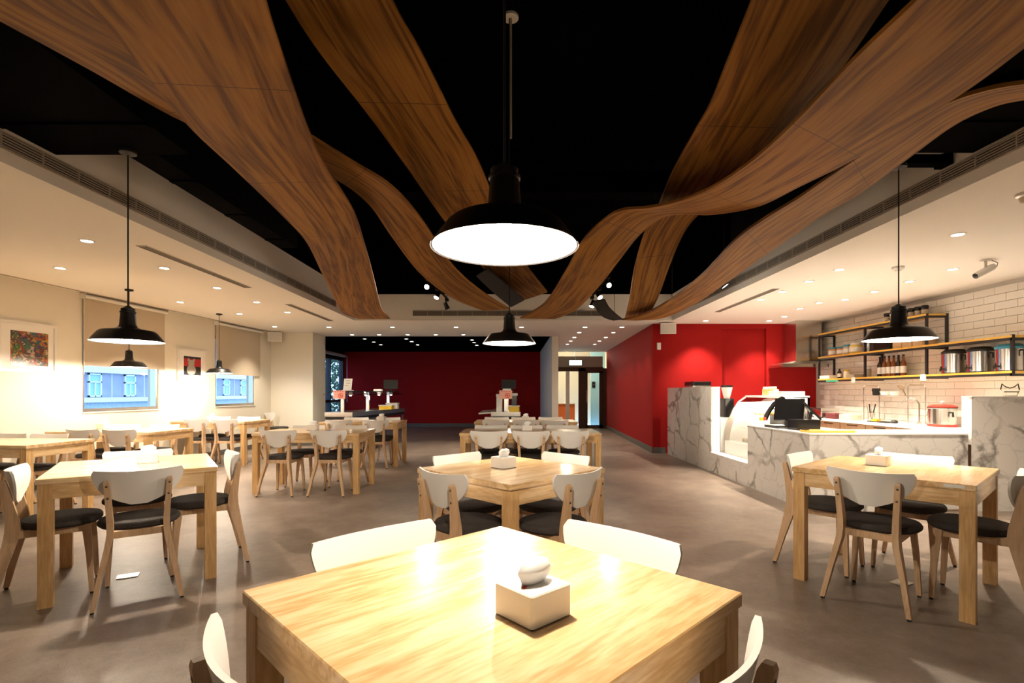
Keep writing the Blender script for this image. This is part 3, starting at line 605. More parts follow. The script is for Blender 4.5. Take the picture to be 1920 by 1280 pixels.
# ------------------------------------------------------------------ corridor end: glass door
t = struct(empty('door_1', (0, 17.55, 0)))
X = lambda px: P(px, 0, 17.55).x
Zp = lambda py: P(0, py, 17.55).z
B(1.11, X(1137), 0, .1, Zp(659), ZC).build('header', 'bronze_frame', t); B(1.11, X(1130), -.02, .08, Zp(688), Zp(668)).build('header_panel', 'grille_paint', t)
B(1.11, X(1131), 0, .1, Zp(696), Zp(688)).build('rail', 'bronze_frame', t)
for a, b_ in ((1085, 1098), (1131, 1138)): B(X(a), X(b_), 0, .1, 0, Zp(690)).build('jamb', 'bronze_frame', t)
lf = MB()
for a, b_, z0, z1 in ((1098,1102,0,Zp(692)),(1124,1131,0,Zp(692)),(1098,1131,0,.12),(1098,1131,Zp(699),Zp(692))): lf.box(X(a), X(b_), .02, .07, z0, z1)
l = lf.build('door_leaf', 'bronze_frame', t); B(X(1102), X(1124), .04, .05, .12, Zp(699)).build('pane', 'glass', l); MB().tube([(X(1100), -.03, .9), (X(1100), -.03, 1.3)], .015, 8).build('handle', 'steel', l)
B(1.11, X(1085), .04, .05, .0, Zp(696)).build('pane', 'glass', t); B(X(1061), X(1068), .02, .06, 0, Zp(696)).build('mullion', 'aluminium', t)
o = struct(MB().box(.9, 4.2, 20.5, 20.6, 0, 2.9).build('wall_lobby', 'cream_tile')); struct(B(X(1106)*1.12, 4.1, 19.4, 19.5, 0, 2.9).build('wall_lift', 'teal_panel')); struct(B(.9, 4.2, 17.7, 20.6, 2.88, 2.95).build('ceiling_lobby', 'ceiling_paint')); struct(B(3.45, 3.6, 17.5, 20.6, 0, 2.9).build('wall_lobby_side', 'cream_tile')); struct(B(.9, 1.0, 18.7, 20.6, 0, 2.9).build('wall_lobby_end', 'cream_tile'))
t = thing('reception_desk', 'low orange-fronted desk in the lobby beyond the glass door', 'desk', (1.75, 19.3, 0)); B(-.5, .55, 0, .5, 0, .80).build('front', 'orange_panel', t); B(-.53, .58, -.04, .54, .80, .84).build('desktop', 'cream_tile', t)
point('lobby_lamp', (1.9, 18.6, 2.7), 45, .15); single('lobby_ceiling_lamp', MB().lathe([(.15,0),(.14,-.04),(.001,-.05)], 18), 'lens', 'round lamp on the lobby ceiling beyond the glass door', 'lamp', (1.9, 18.6, 2.87))
t = thing('lift_call_panel', 'small dark call panel on the pale wall behind the glass door', 'panel', (P(1113,0,19.4).x, 19.39, P(0,721,19.4).z)); B(-.06, .06, -.01, .01, -.12, .12).build('plate', 'black_gloss', t); MB().cyl((0,0), .02, 0, .005, 12).build('button', 'steel', t, loc=(0, -.012, 0), rot=(math.pi/2, 0, 0))
t = thing('exit_sign', 'glowing green-white exit sign above the glass door', 'sign', (P(1079,0,17.4).x, 17.4, P(0,680,17.4).z)); B(-.22, .22, -.02, .04, -.09, .09).build('housing', 'white_plastic', t); B(-.205, .205, -.024, -.02, -.075, .075).build('lit_face', 'exit_sign', t); B(-.01, .01, .0, .02, .09, ZC-P(0,680,17.4).z).build('bracket', 'white_plastic', t)

# ------------------------------------------------------------------ buffet stations
def no_sign(t, x, y, z, w_, h_):
    s_ = B(x-w_/2, x+w_/2, y-.004, y, z-h_/2, z+h_/2).build('warning_sheet', 'pink_paper', t); m = MB(); n = 20; r0, r1 = h_*.22, h_*.30; cx = x+w_*.12; cz = z-h_*.1
    for k in range(n):
        a, b_ = 2*math.pi*k/n, 2*math.pi*(k+1)/n; m.add([(cx+r0*math.cos(a), y-.006, cz+r0*math.sin(a)), (cx+r1*math.cos(a), y-.006, cz+r1*math.sin(a)), (cx+r1*math.cos(b_), y-.006, cz+r1*math.sin(b_)), (cx+r0*math.cos(b_), y-.006, cz+r0*math.sin(b_))], [(0,1,2,3)])
    d_ = r0*.72; m.add([(cx-d_, y-.006, cz+d_-.02), (cx-d_+.02, y-.006, cz+d_), (cx+d_, y-.006, cz-d_+.02), (cx+d_-.02, y-.006, cz-d_)], [(0,1,2,3)])
    m.build('prohibition_symbol', 'red_print', s_)
    for k in range(4): B(x-w_*.38+k*w_*.2, x-w_*.26+k*w_*.2, y-.006, y-.004, z+h_*.30, z+h_*.38).build('lettering', 'red_print', s_)
def station(label, x, y, rz, L_, tray):
    t = thing('buffet_station', label, 'buffet counter', (x, y, 0), rz)
    B(-.3, .3, 0, L_, .76, .85).build('counter_top', 'steel', t); B(-.27, .27, .03, L_*.62, .12, .76).build('cabinet', 'steel', t); B(-.29, .29, .02, L_-.02, .70, .76).build('dark_well', 'black_gloss', t)
    for sx in (-1, 1): B(sx*.26-.02, sx*.26+.02, L_-.06, L_-.02, 0, .70).build('leg', 'steel', t); B(sx*.24-.02, sx*.24+.02, .05, .09, 0, .12).build('leg', 'steel', t)
    for k in range(3):
        yy = .18+k*(L_-.5)/2; B(-.035, .035, yy-.02, yy+.02, .85, 1.25).build('post', 'steel', t)
    B(-.17, .17, .05, L_-.15, 1.25, 1.275).build('canopy_shelf', 'dark_frame', t)
    for sx in (-1, 1): MB().loft([[(sx*.17, .05, 1.262), (sx*.17, .05, 1.268), (sx*.36, .05, 1.20), (sx*.36, .05, 1.194)], [(sx*.17, L_-.15, 1.262), (sx*.17, L_-.15, 1.268), (sx*.36, L_-.15, 1.20), (sx*.36, L_-.15, 1.194)]]).build('sneeze_guard', 'glass', t)
    for k in range(4):
        yy = .35+k*(L_-.7)/3; MB().lathe([(.03,0),(.05,-.06),(.048,-.062),(.001,-.05)], 14, (0.08, yy, 1.25)).build('heat_lamp', 'white_gloss', t, True); MB().lathe([(.028,0),(.02,-.025),(.001,-.03)], 10, (0.08, yy, 1.20)).build('bulb', 'lens', t)
    point('heat_light', (.08, L_/2, 1.12), 1.2, .05, t)
    no_sign(t, .0, .04, 1.2, .26, .17)
    if tray: MB().loft([[(-.55,.0,.80),(-.3,.0,.82),(-.3,.0,.84),(-.55,.0,.83)], [(-.55,L_*.8,.80),(-.3,L_*.8,.82),(-.3,L_*.8,.84),(-.55,L_*.8,.83)]]).build('tray_slide', 'steel', t)
    return t
station('long steel buffet counter with sneeze guard near the glazed corner', -3.5, 10.15, -D(9.6), 2.75, False)
station('steel buffet counter with tray slide at the end of the long tables', -.17, 10.35, 0, 2.3, True)
def monitor(label, x, y, z):
    t = thing('monitor', label, 'monitor', (x, y, z)); B(-.17, .17, 0, .03, .05, .27).build('screen', 'black_matte', t); B(-.02, .02, .01, .03, .0, .06).build('neck', 'black_matte', t); B(-.08, .08, -.04, .06, -.005, .005).build('foot', 'black_matte', t)
q = P(724, 731, 12.4); monitor('small black monitor on the canopy of the steel counter near the glazing', -2.98, 12.3, 1.28)
monitor('small black monitor on the canopy of the counter behind the long tables', -.13, 12.2, 1.28)
def stand_sign(label, x, y, z, rz=0, lines=True):
    t = thing('stand_sign', label, 'sign', (x, y, z), rz); M = Matrix.Rotation(D(-12), 4, 'X'); B(-.09, .09, -.003, .003, 0, .25, M=M).build('card', 'paper', t); B(-.1, .1, -.03, .09, -.0, .012).build('foot', 'white_plastic', t)
    for k, (a, b_) in enumerate(((-.05, .05), (-.03, .05), (-.06, .02))): B(a, b_, -.0045, -.003, .2-k*.05, .212-k*.05, M=M).build('lettering', 'grille_paint', t)
stand_sign('white standing notice card on top of the steel counter near the glazing', -3.39, 10.35, 1.28, -D(9))
for x, y, z, lb in ((-3.12, 11.7, 1.276, 'white folded napkin stack on the canopy of the counter near the glazing'), (-.15, 10.55, 1.276, 'white folded napkin stack on the canopy behind the long tables')):
    t = thing('napkin_stack', lb, 'napkins', (x, y, z)); 
    for k in range(3): B(-.09+.004*k, .09-.003*k, -.07, .07, k*.016, k*.016+.014).build('napkin', 'paper', t)
def crate(label, x, y, z, w_, d_, h_, m, rz=0):
    t = thing('food_container', label, 'container', (x, y, z), rz); MB().rbox(-w_/2, w_/2, -d_/2, d_/2, 0, h_*.85, .02, 3).build('tub', m, t); MB().rbox(-w_/2-.008, w_/2+.008, -d_/2-.008, d_/2+.008, h_*.85, h_, .02, 3).build('lid', 'white_plastic', t)
crate('yellow-sided container with white lid on the counter near the glazing', -3.0, 12.0, .85, .3, .3, .1, 'yellow_plastic'); crate('white lidded container at the far end of the counter near the glazing', -2.95, 12.37, .85, .28, .2, .14, 'white_plastic')
crate('white carton standing on the buffet counter behind the long tables', -.31, 10.75, .85, .12, .12, .36, 'white_plastic'); crate('low white tub on the buffet counter behind the long tables', .0, 10.62, .85, .22, .16, .12, 'yellow_plastic'); crate('tall black and white dispenser on the buffet counter behind the long tables', .0, 11.1, .85, .14, .14, .38, 'black_gloss')

# ------------------------------------------------------------------ marble counter
t = thing('marble_counter', 'veined marble cafe counter with a notch for the display case', 'counter')
B(3.1, 3.24, 8.03, 10.3, 0, 1.335).build('tall_panel', 'marble', t); B(3.1, 3.24, 6.77, 8.03, 0, .30).build('notch_panel', 'marble', t); B(3.1, 3.24, 5.47, 6.77, 0, .80).build('low_panel', 'marble', t); B(3.1, 3.93, 5.35, 5.47, 0, .80).build('front_panel', 'marble', t)
B(3.112, 3.24, 8.026, 8.03, .302, 1.335).build('white_reveal', 'white_gloss', t); B(3.11, 3.9, 6.775, 8.026, .30, .304).build('white_ledge', 'white_gloss', t)
B(3.095, 3.8, 5.345, 6.768, .80, .815).build('worktop', 'white_gloss', t); B(3.8, 4.76, 5.345, 5.95, .80, .815).build('worktop_return', 'white_gloss', t); B(3.3, 3.78, 5.6, 6.75, 0, .80).build('carcass', 'cabinet_oak', t); B(3.26, 3.95, 8.05, 10.25, 0, .85).build('rear_bench', 'white_gloss', t)
t = thing('counter_gate', 'marble-faced swing gate panel next to the tall marble block', 'gate'); B(3.935, 4.775, 5.36, 5.47, .02, .798).build('panel', 'marble', t); B(4.77, 4.79, 5.345, 5.36, .45, .7).build('latch', 'bronze_frame', t)
t = thing('marble_screen', 'tall marble-clad screen block against the tiled wall', 'screen'); B(4.80, XW, 5.35, 5.47, 0, 1.2).build('cladding', 'marble', t); B(4.797, XW, 5.345, 5.475, 1.2, 1.208).build('cap', 'white_gloss', t)
# display case
t = thing('display_case', 'curved-glass pastry display case with white base and black ends', 'display case')
Y0, Y1 = 6.9, 7.98
B(3.3, 4.0, Y0, Y1, .304, .5).build('base', 'white_gloss', t); B(3.62, 4.0, Y0, Y1, 1.17, 1.2).build('top', 'white_gloss', t); B(3.97, 4.0, Y0, Y1, .5, 1.17).build('rear_door', 'dark_frame', t)
arc = [(3.3, .5), (3.325, .68), (3.37, .84), (3.43, .98), (3.51, 1.1), (3.6, 1.165), (3.64, 1.19)]
MB().loft([[(x, y, z) for x, z in arc] for y in (Y0+.02, Y1-.02)], close=False).build('curved_glass', 'glass', t, True)
for y in (Y0, Y1-.025): MB().loft([[(x-.012, yy, z+.006), (x+.03, yy, z-.015)] for x, z in arc for yy in (y,)] if 0 else [[(x-.012, y, z+.006), (x+.035, y, z-.02), (x+.035, y+.025, z-.02), (x-.012, y+.025, z+.006)] for x, z in arc]).build('end_frame', 'black_gloss' if y == Y0 else 'aluminium', t)
MB().add([(4.0, Y0, .5), (3.62, Y0, .5)]+[(x+.02, Y0, z-.01) for x, z in arc[2:]]+[(4.0, Y0, 1.18)], [tuple(range(8))]).build('end_glass', 'glass', t)
for z, x in ((.72, 3.42), (.93, 3.52)): B(x, 3.96, Y0+.03, Y1-.03, z, z+.008).build('shelf', 'glass', t)
B(3.66, 3.9, Y0+.05, Y1-.05, 1.15, 1.165).build('light_strip', 'lens', t); MB().add([(4.0, Y1, .5), (3.3, Y1, .5)]+[(x+.01, Y1, z-.005) for x, z in arc[1:]]+[(4.0, Y1, 1.18)], [tuple(range(9))]).build('end_panel', 'white_gloss', t)
point('case_light', (3.75, 7.45, 1.1), 5, .08, t)
pastry = MB().lathe([(.001,.055),(.03,.05),(.05,.03),(.055,.012),(.045,0),(.001,0)], 12).mesh('pastry', 'pastry', True); cake = MB().rbox(-.06, .06, -.045, .045, 0, .06, .015, 3, .01).mesh('cake', 'cream', True)
for z, x, lb, me in ((.504, 3.5, 'cream cake on the floor of the display case', cake), (.728, 3.55, 'golden pastry on the lower glass shelf of the display case', pastry), (.938, 3.65, 'golden pastry on the upper glass shelf of the display case', pastry)):
    for i in range(6):
        for j in range(2):
            o = bpy.data.objects.new('cake' if me is cake else 'pastry', me); COL.objects.link(o); o.location = (x+j*.16, 7.05+i*.15, z); tag(o, lb, 'cake' if me is cake else 'pastry', lb.replace('golden ', '').replace('cream ', ''))
def jar(name, label, loc, r, h, body, lid, group=None, lab=None):
    t = thing(name, label, 'jar', loc, 0, group); MB().lathe([(.001,0),(r*.92,0),(r,.01),(r,h*.74),(r*.82,h*.82)], 16).build('body', body, t, True); MB().lathe([(r*.86,h*.82),(r*.86,h),(.001,h)], 16).build('lid', lid, t)
    if lab: MB().lathe([(r*1.01,h*.2),(r*1.01,h*.6)], 16).build('label', lab, t, True)
    return t
for k in range(2): jar('glass_jar', 'clear glass jar with white lid on top of the display case', (3.78+.0*k, 7.62-k*.16, 1.2), .065, .13, 'jar_orange', 'white_plastic', 'glass jars on the display case')
t = thing('tray_stack', 'stack of white trays on top of the display case', 'trays', (3.8, 7.12, 1.2)); 
for k in range(3): MB().rbox(-.16, .16, -.2, .2, k*.022, k*.022+.018, .03, 3, .004).build('tray', 'white_plastic', t)
single('card_holder', MB().box(-.03, .03, -.015, .015, 0, .09).box(-.035, .035, -.025, .025, 0, .008), 'white_plastic', 'small white card holder between jars and trays on the display case', 'holder', (3.78, 7.358, 1.2))
# machines behind the tall panel
t = thing('coffee_machine', 'black and steel coffee machine behind the tall marble panel', 'coffee machine', (3.47, 9.65, .85)); MB().rbox(-.17, .17, -.25, .25, 0, .52, .03, 3).build('body', 'steel', t); MB().rbox(-.17, .17, -.25, .25, .52, .6, .03, 3, .01).build('cup_tray', 'black_gloss', t); B(-.19, -.17, -.2, .2, .1, .4).build('front_panel', 'black_gloss', t)
t = thing('coffee_grinder', 'black coffee grinder with white hopper at the notch of the counter', 'grinder', (3.42, 8.2, .85)); MB().rbox(-.08, .08, -.1, .1, 0, .3, .02, 3).build('body', 'black_gloss', t); MB().lathe([(.045,.3),(.085,.47),(.085,.48)], 16, cap=True).build('hopper', 'white_plastic', t, True); MB().lathe([(.09,.48),(.09,.51),(.001,.515)], 16).build('hopper_lid', 'black_gloss', t)
# POS terminal
t = thing('point_of_sale_terminal', 'black touch-screen till with printer and cables on the low counter', 'till', (3.34, 6.12, .815))
B(-.12, .14, -.33, -.12, 0, .12).build('printer', 'black_gloss', t); B(-.19, .02, .02, .3, 0, .03).build('keyboard', 'black_matte', t); B(-.03, .05, .03, .12, .0, .16).build('stand_column', 'black_matte', t)
M = Matrix.Translation((-.01, .05, .22)) @ Matrix.Rotation(D(-38), 4, 'Z') @ Matrix.Rotation(D(-18), 4, 'X'); B(-.16, .16, -.02, .02, -.13, .14, M=M).build('screen', 'black_gloss', t)
M = Matrix.Translation((.2, -.04, .21)) @ Matrix.Rotation(D(-20), 4, 'Z') @ Matrix.Rotation(D(48), 4, 'Y'); B(-.13, .13, -.1, .1, -.012, .012, M=M).build('customer_display', 'black_gloss', t); MB().tube([(.16, -.04, .0), (.2, -.04, .2)], .02, 8).build('display_stand', 'black_matte', t)
for k in range(3): MB().tube([(-.1-.02*k, .2, .02), (-.2, .1-.06*k, .012), (-.18+.03*k, -.05, .012), (-.1, -.2, .012)], .007, 6).build('cable', 'black_rubber', t)
t = thing('wooden_tray', 'round-ended wooden tray with papers at the counter corner', 'tray', (3.42, 5.56, .815)); MB().rbox(-.28, .28, -.11, .11, 0, .022, .09, 6).build('board', 'shelf_wood', t); B(-.05, .2, -.07, .06, .022, .026).build('papers', 'paper', t); B(-.27, -.22, -.04, .04, .022, .03).build('clip', 'bolt_metal', t)
t = thing('card_rack', 'small white rack of coloured cards beside the till', 'holder', (3.22, 6.6, .815)); B(-.05, .05, -.05, .05, 0, .07).build('box', 'white_plastic', t); B(-.035, -.01, -.03, .03, .07, .11).build('card', 'yellow_plastic', t); B(.0, .03, -.03, .03, .07, .11).build('card', 'red_plastic', t)
# hood
t = thing('extractor_hood', 'stainless steel extractor hood where red and tiled walls meet', 'hood', (0, 0, 0)); B(5.5, 6.0, 9.95, 10.4, 1.85, ZC).build('chimney', 'steel', t); MB().loft([[(5.2, 9.88, 1.74), (6.1, 9.88, 1.74), (6.1, 10.42, 1.74), (5.2, 10.42, 1.74)], [(5.2, 9.88, 1.80), (6.1, 9.88, 1.80), (6.1, 10.42, 1.80), (5.2, 10.42, 1.80)], [(5.5, 9.95, 1.86), (6.0, 9.95, 1.86), (6.0, 10.4, 1.86), (5.5, 10.4, 1.86)]]).build('canopy', 'steel', t); MB().tube([(5.18, 9.9, 1.77), (5.18, 10.35, 1.77)], .012, 8).build('front_rail', 'steel', t)

# tiled wall: subway tiles laid in running bond, each a part of the wall
wr = bpy.data.objects['wall_right']; TL, TH = .30, .10
tm = MB().loft([[(.02, .0, .0), (.02, TL-.004, 0), (.02, TL-.004, TH-.004), (.02, 0, TH-.004)], [(.003, .0, .0), (.003, TL-.004, 0), (.003, TL-.004, TH-.004), (.003, 0, TH-.004)], [(0, .004, .004), (0, TL-.008, .004), (0, TL-.008, TH-.008), (0, .004, TH-.008)]]).mesh('tile', 'tile_white')
cells = []
for r in range(27):
    z = r*TH; y = -.15*(r % 2)+4.9
    while y < 10.4:
        if z+TH <= ZC+.06: cells.append((y, z))
        y += TL
vis = [c for c in cells if c[1] > .72 and c[0] > 5.5 and c[0]+TL < 10.44 and c[1]+TH < ZC+.01]
vis.sort(key=lambda c: c[0]); big = vis[:295]; rest = vis[295:]+[c for c in cells if c not in vis and c[0]+TL < 10.45 and c[1]+TH < ZC+.01]
for y, z in big:
    o = bpy.data.objects.new('tile', tm); COL.objects.link(o); o.parent = wr; o.location = (XW, y, z)
m = MB()
for y, z in rest: m.box(XW, XW+.02, y, y+TL-.004, z, z+TH-.004)
o = m.build('far_tiles', 'tile_white', wr); o['kind'] = 'stuff'
# wall shelf
t = thing('shelf_unit', 'black metal wall shelf with yellow wooden boards on the tiled wall', 'shelf'); X0, X1 = 5.85, 6.165
ya, yb, yc, yd = 6.0, 7.25, 8.52, 9.8
def bar(x0, x1, y0, y1, z0, z1, nm='frame_bar'): B(x0, x1, y0, y1, z0, z1).build(nm, 'dark_frame', t)
for y in (ya, yb, yc, yd):
    zt = 1.93 if y == ya else 2.37
    for x in (X0, X1-.03): bar(x, x+.03, y-.015, y+.015, 1.44, zt, 'post')
for y0, y1, z in ((ya, yd, 1.48), (ya, yd, 1.90), (yb, yd, 2.345)):
    bar(X0, X0+.025, y0, y1, z-.035, z-.005); B(X0-.005, X1, y0-.01, y1+.01, z-.005, z+.022).build('board', 'shelf_wood', t)
for y in (ya, yb, yc, yd):
    for z in (1.46, 1.88)+(() if y == ya else (2.33,)): bar(X0, X1, y-.012, y+.012, z-.02, z+.01)
ZSH = (1.502, 1.922, 2.367)
for k in range(7):
    t = thing('takeaway_cup', 'dark printed cup with black lid on the top shelf', 'cup', (6.0, 7.45+k*.125, ZSH[2]), 0, 'lidded cups on the top shelf'); MB().lathe([(.001,0),(.032,0),(.045,.12),(.001,.12)], 14).build('cup', 'label_white' if k == 5 else 'black_gloss', t, True); MB().lathe([(.05,.12),(.05,.135),(.042,.15),(.001,.15)], 14).build('lid', 'black_matte', t); MB().lathe([(.036,.03),(.043,.09)], 14).build('sleeve', 'beige_box', t, True)
for k, (y, body, lid, h, lb) in enumerate(((9.6,'jar_orange','lid_blue',.17,'orange jar with blue lid, outermost on the middle shelf'),(9.35,'jar_orange','lid_blue',.16,'slim orange jar with blue lid on the middle shelf'),(9.17,'beige_box','lid_blue',.18,'printed jar with blue lid beside the yellow jar'),(8.95,'jar_yellow','white_plastic',.19,'wide yellow jar on the middle shelf'))): jar('storage_jar', lb, (6.0, y, ZSH[1]), .075 if k < 3 else .1, h, body, lid, None, 'label_white')
t = thing('coffee_pot', 'steel pouring kettle with black handle on the middle shelf', 'kettle', (6.0, 8.62, ZSH[1])); MB().lathe([(.001,0),(.06,0),(.045,.16),(.048,.17),(.001,.175)], 14).build('body', 'steel', t, True); MB().tube([(.0,.05,.14),(0,.1,.12),(0,.09,.03)], .008, 6).build('handle', 'black_rubber', t); MB().tube([(0,-.05,.1),(0,-.1,.16)], .01, 6).build('spout', 'steel', t)
t = thing('black_oven', 'black boxy appliance on the middle shelf behind the pendant', 'appliance', (6.0, 8.2, ZSH[1])); B(-.13, .15, -.22, .22, .01, .24).build('body', 'black_matte', t); B(-.135, -.13, -.2, .12, .03, .22).build('door', 'black_gloss', t)
for k in range(3): single('cardboard_box', MB().box(-.1, .1, -.09, .09, 0, .17).box(-.102, -.1, -.02, .02, 0, .17), 'cardboard', 'brown cardboard box on the middle shelf next to the black appliance', 'box', (6.0, 7.86-k*.2, ZSH[1]), 0, 'cardboard boxes on the middle shelf')
def bottle(label, y, r, h, body, lab, group): 
    t = thing('bottle', label, 'bottle', (6.0, y, ZSH[0]), 0, group); MB().lathe([(.001,0),(r,0),(r,h*.58),(r*.4,h*.76),(r*.36,h*.93),(.001,h*.93)], 14).build('body', body, t, True); MB().lathe([(r*.42,h*.92),(r*.42,h),(.001,h)], 12).build('cap', 'black_rubber' if lab else 'white_plastic', t)
    MB().lathe([(r*1.015,h*.14),(r*1.015,h*.46)], 14).build('label', 'label_white', t, True)
for k in range(6): bottle(('dark' if k in (0, 4) else 'amber')+' glass syrup bottle with white label on the lower shelf', 8.36-k*.10, .04, .33, 'dark_bottle' if k in (0, 4) else 'amber', 1, ('dark' if k in (0, 4) else 'amber')+' syrup bottles on the lower shelf')
bottle('small dark sauce bottle among boxes on the lower shelf', 9.4, .035, .2, 'dark_bottle', 0, None); jar('storage_jar', 'small yellow-lidded jar among boxes on the lower shelf', (6.0, 9.2, ZSH[0]), .05, .15, 'cream', 'yellow_plastic'); jar('storage_jar', 'clear tumbler jar at the middle post of the lower shelf', (5.98, 8.62, ZSH[0]), .05, .17, 'beige_box', 'white_plastic')
for y, w_, lb in ((9.45, .3, 'flat white box at the end of the lower shelf'), (9.08, .2, 'pale box beside the yellow-lidded jar on the lower shelf')): single('flat_box', MB().rbox(-.1, .1, -w_/2, w_/2, 0, .06, .008), 'label_white' if w_ == .3 else 'beige_box', lb, 'box', (5.965 if w_ == .3 else 6.0, y-.08 if w_ == .3 else y-.03, ZSH[0]) if False else ((5.95, 9.62, ZSH[0]) if w_ == .3 else (6.0, 8.95, ZSH[0])))
for y, lb in ((8.78, 'white price tag clipped near the middle post'), (7.28, 'white price tag clipped near the tea urn')): single('price_tag', MB().box(-.004, 0, -.05, .05, -.045, .045).box(-.003, .02, -.01, .01, .03, .05), 'label_white', lb+' of the lower shelf', 'tag', (5.842, y, 1.46))
single('green_label_strip', MB().box(-.003, 0, -.3, .05, -.018, .008), 'green_print', 'green and white label strip on the edge of the lower shelf', 'label', (5.846, 9.5, 1.462))
def urn(label, y, teal=False):
    t = thing('tea_urn', label, 'urn', (6.0, y, ZSH[0])); MB().lathe([(.001,0),(.135,0),(.14,.012)], 24).build('base', 'black_rubber', t, True); MB().lathe([(.138,.012),(.138,.27)], 24).build('barrel', 'steel', t, True); MB().lathe([(.142,.27),(.142,.295),(.10,.33),(.001,.335)], 24).build('lid', 'lid_blue' if teal else 'black_rubber', t, True)
    MB().tube([(-.13,.0,.06),(-.19,0,.06),(-.19,0,.03)], .014, 8).build('tap', 'black_gloss', t); MB().tube([(-.18,0,.06),(-.18,0,.10)], .01, 6).build('tap_lever', 'black_gloss', t)
    for s_ in (-1, 1): MB().tube([(0,s_*.135,.25),(0,s_*.175,.24),(0,s_*.175,.18)], .012, 6).build('handle', 'black_rubber', t)
urn('steel tea urn with black lid standing next to the shelf post', 6.95); urn('steel tea urn with black lid between the other two urns', 6.56); urn('steel tea urn with teal lid at the shelf end', 6.17, True)
# back counter
t = thing('back_counter', 'white-topped oak cabinet run along the tiled wall', 'counter', (0, 0, 0)); B(5.48, 6.165, 5.5, 9.9, .745, .775).build('worktop', 'white_gloss', t); B(5.54, 6.165, 5.5, 9.9, .08, .745).build('carcass', 'cabinet_oak', t); B(5.58, 6.16, 5.5, 9.9, 0, .08).build('plinth', 'black_matte', t)
for k in range(7): d_ = B(5.52, 5.54, 5.52+k*.625, 5.52+k*.625+.61, .1, .735).build('door', 'cabinet_oak', t); B(5.512, 5.52, 5.7+k*.625, 5.95+k*.625, .70, .715).build('handle', 'bolt_metal', d_)
ZK = .775
t = thing('rice_cooker', 'steel cooker with red lid and red base on the back counter', 'cooker', (5.92, 7.05, ZK)); MB().lathe([(.001,0),(.165,0),(.17,.025),(.165,.035)], 28).build('base', 'red_plastic', t, True); MB().lathe([(.16,.035),(.16,.25),(.165,.255)], 28).build('pot', 'steel', t, True); MB().lathe([(.166,.255),(.166,.268)], 28).build('rim', 'black_rubber', t, True); MB().lathe([(.163,.268),(.16,.285),(.10,.305),(.001,.31)], 28).build('lid', 'red_plastic', t, True); MB().lathe([(.02,.308),(.03,.34),(.001,.36)], 12).build('knob', 'white_plastic', t, True)
for s_ in (-1, 1): MB().tube([(-.03,s_*.16,.20),(-.03,s_*.205,.2),(-.03,s_*.21,.14)], .013, 6).build('handle', 'black_rubber', t)
t = thing('tap', 'chrome gooseneck tap at the back counter sink', 'tap', (6.0, 7.55, ZK)); MB().lathe([(.028,0),(.028,.03),(.016,.04)], 14, cap=True).build('base', 'steel', t, True); MB().tube([(0,0,.03),(0,0,.3),(-.02,.03,.36),(-.06,.08,.385),(-.1,.14,.37),(-.12,.17,.31)], .011, 8).build('spout', 'steel', t, True); MB().tube([(0,-.02,.08),(-.03,-.08,.1)], .007, 6).build('lever', 'steel', t)
t = thing('dish_rack', 'two-tier chrome dish rack above the sink', 'rack', (5.95, 7.5, ZK))
for y in (.05, 1.0):
    for x in (-.12, .14): MB().tube([(x,y,0),(x,y,.55)], .008, 6).build('upright', 'steel', t)
    MB().tube([(-.12,y,.55),(-.1,y,.58),(.12,y,.58),(.14,y,.55)], .008, 6).build('arch', 'steel', t)
for z in (.42,):
    for x in (-.12, -.055, .01, .075, .14): MB().tube([(x,.05,z),(x,1.0,z)], .005, 5).build('wire', 'steel', t)
    for y in (.05, .37, .68, 1.0): MB().tube([(-.12,y,z),(.14,y,z)], .005, 5).build('cross_wire', 'steel', t)
def utensil(label, y, z, m, kind):
    t = thing(kind, label, 'utensil', (5.93, y, z)); 
    if kind == 'measuring_jug': MB().lathe([(.001,0),(.05,0),(.06,.11)], 14).build('cup', m, t, True); MB().tube([(0,.06,.09),(0,.1,.08),(0,.06,.02)], .007, 6).build('handle', m, t)
    elif kind == 'whisk':
        MB().tube([(0,0,0),(0,.05,.08)], .01, 6).build('handle', 'steel', t)
        for k in range(5): a = k*math.pi/5; MB().tube([(0,.05,.08),(.05*math.cos(a),.09+.05*math.sin(a)*.3,.12),(.03*math.cos(a),.14,.15),(0,.15,.15)], .003, 4).build('wire', 'steel', t)
    else: MB().lathe([(.001,0),(.05,0),(.075,.06),(.077,.062)], 16).build('bowl', m, t, True); MB().lathe([(.03,-.0),(.03,.004)], 12).build('foot_ring', m, t)
utensil('black measuring jug upside on the dish rack', 8.35, ZK+.427, 'black_gloss', 'measuring_jug'); utensil('white bowl drying on the dish rack', 8.15, ZK+.427, 'white_gloss', 'bowl'); utensil('second white bowl beside the whisk on the dish rack', 7.95, ZK+.427, 'white_gloss', 'bowl'); utensil('wire whisk lying on the dish rack', 7.72, ZK+.427, 'steel', 'whisk')
t = thing('utensil_caddy', 'steel caddy of black-handled utensils hanging under the dish rack', 'caddy', (5.9, 8.42, ZK)); MB().lathe([(.001,.0),(.05,.0),(.055,.14)], 14).build('cup', 'steel', t, True)
for k in range(4): MB().tube([(.015*k-.02,.01*k,.02),(.03*k-.05,.05-.03*k,.28)], .009, 6).build('utensil', 'black_rubber' if k % 2 else 'steel', t)
single('maroon_case', MB().rbox(-.09, .09, -.13, .13, 0, .1, .025, 3, .015), 'maroon', 'maroon rounded case on the back counter', 'case', (5.75, 9.15, ZK), smooth=True); t = thing('storage_box', 'beige storage box next to the maroon case', 'box', (5.75, 8.72, ZK)); MB().rbox(-.1, .1, -.16, .16, 0, .10, .02, 3, .01).build('box', 'beige_box', t, True); B(-.103, -.1, -.04, .04, .05, .08).build('handle_slot', 'label_white', t)
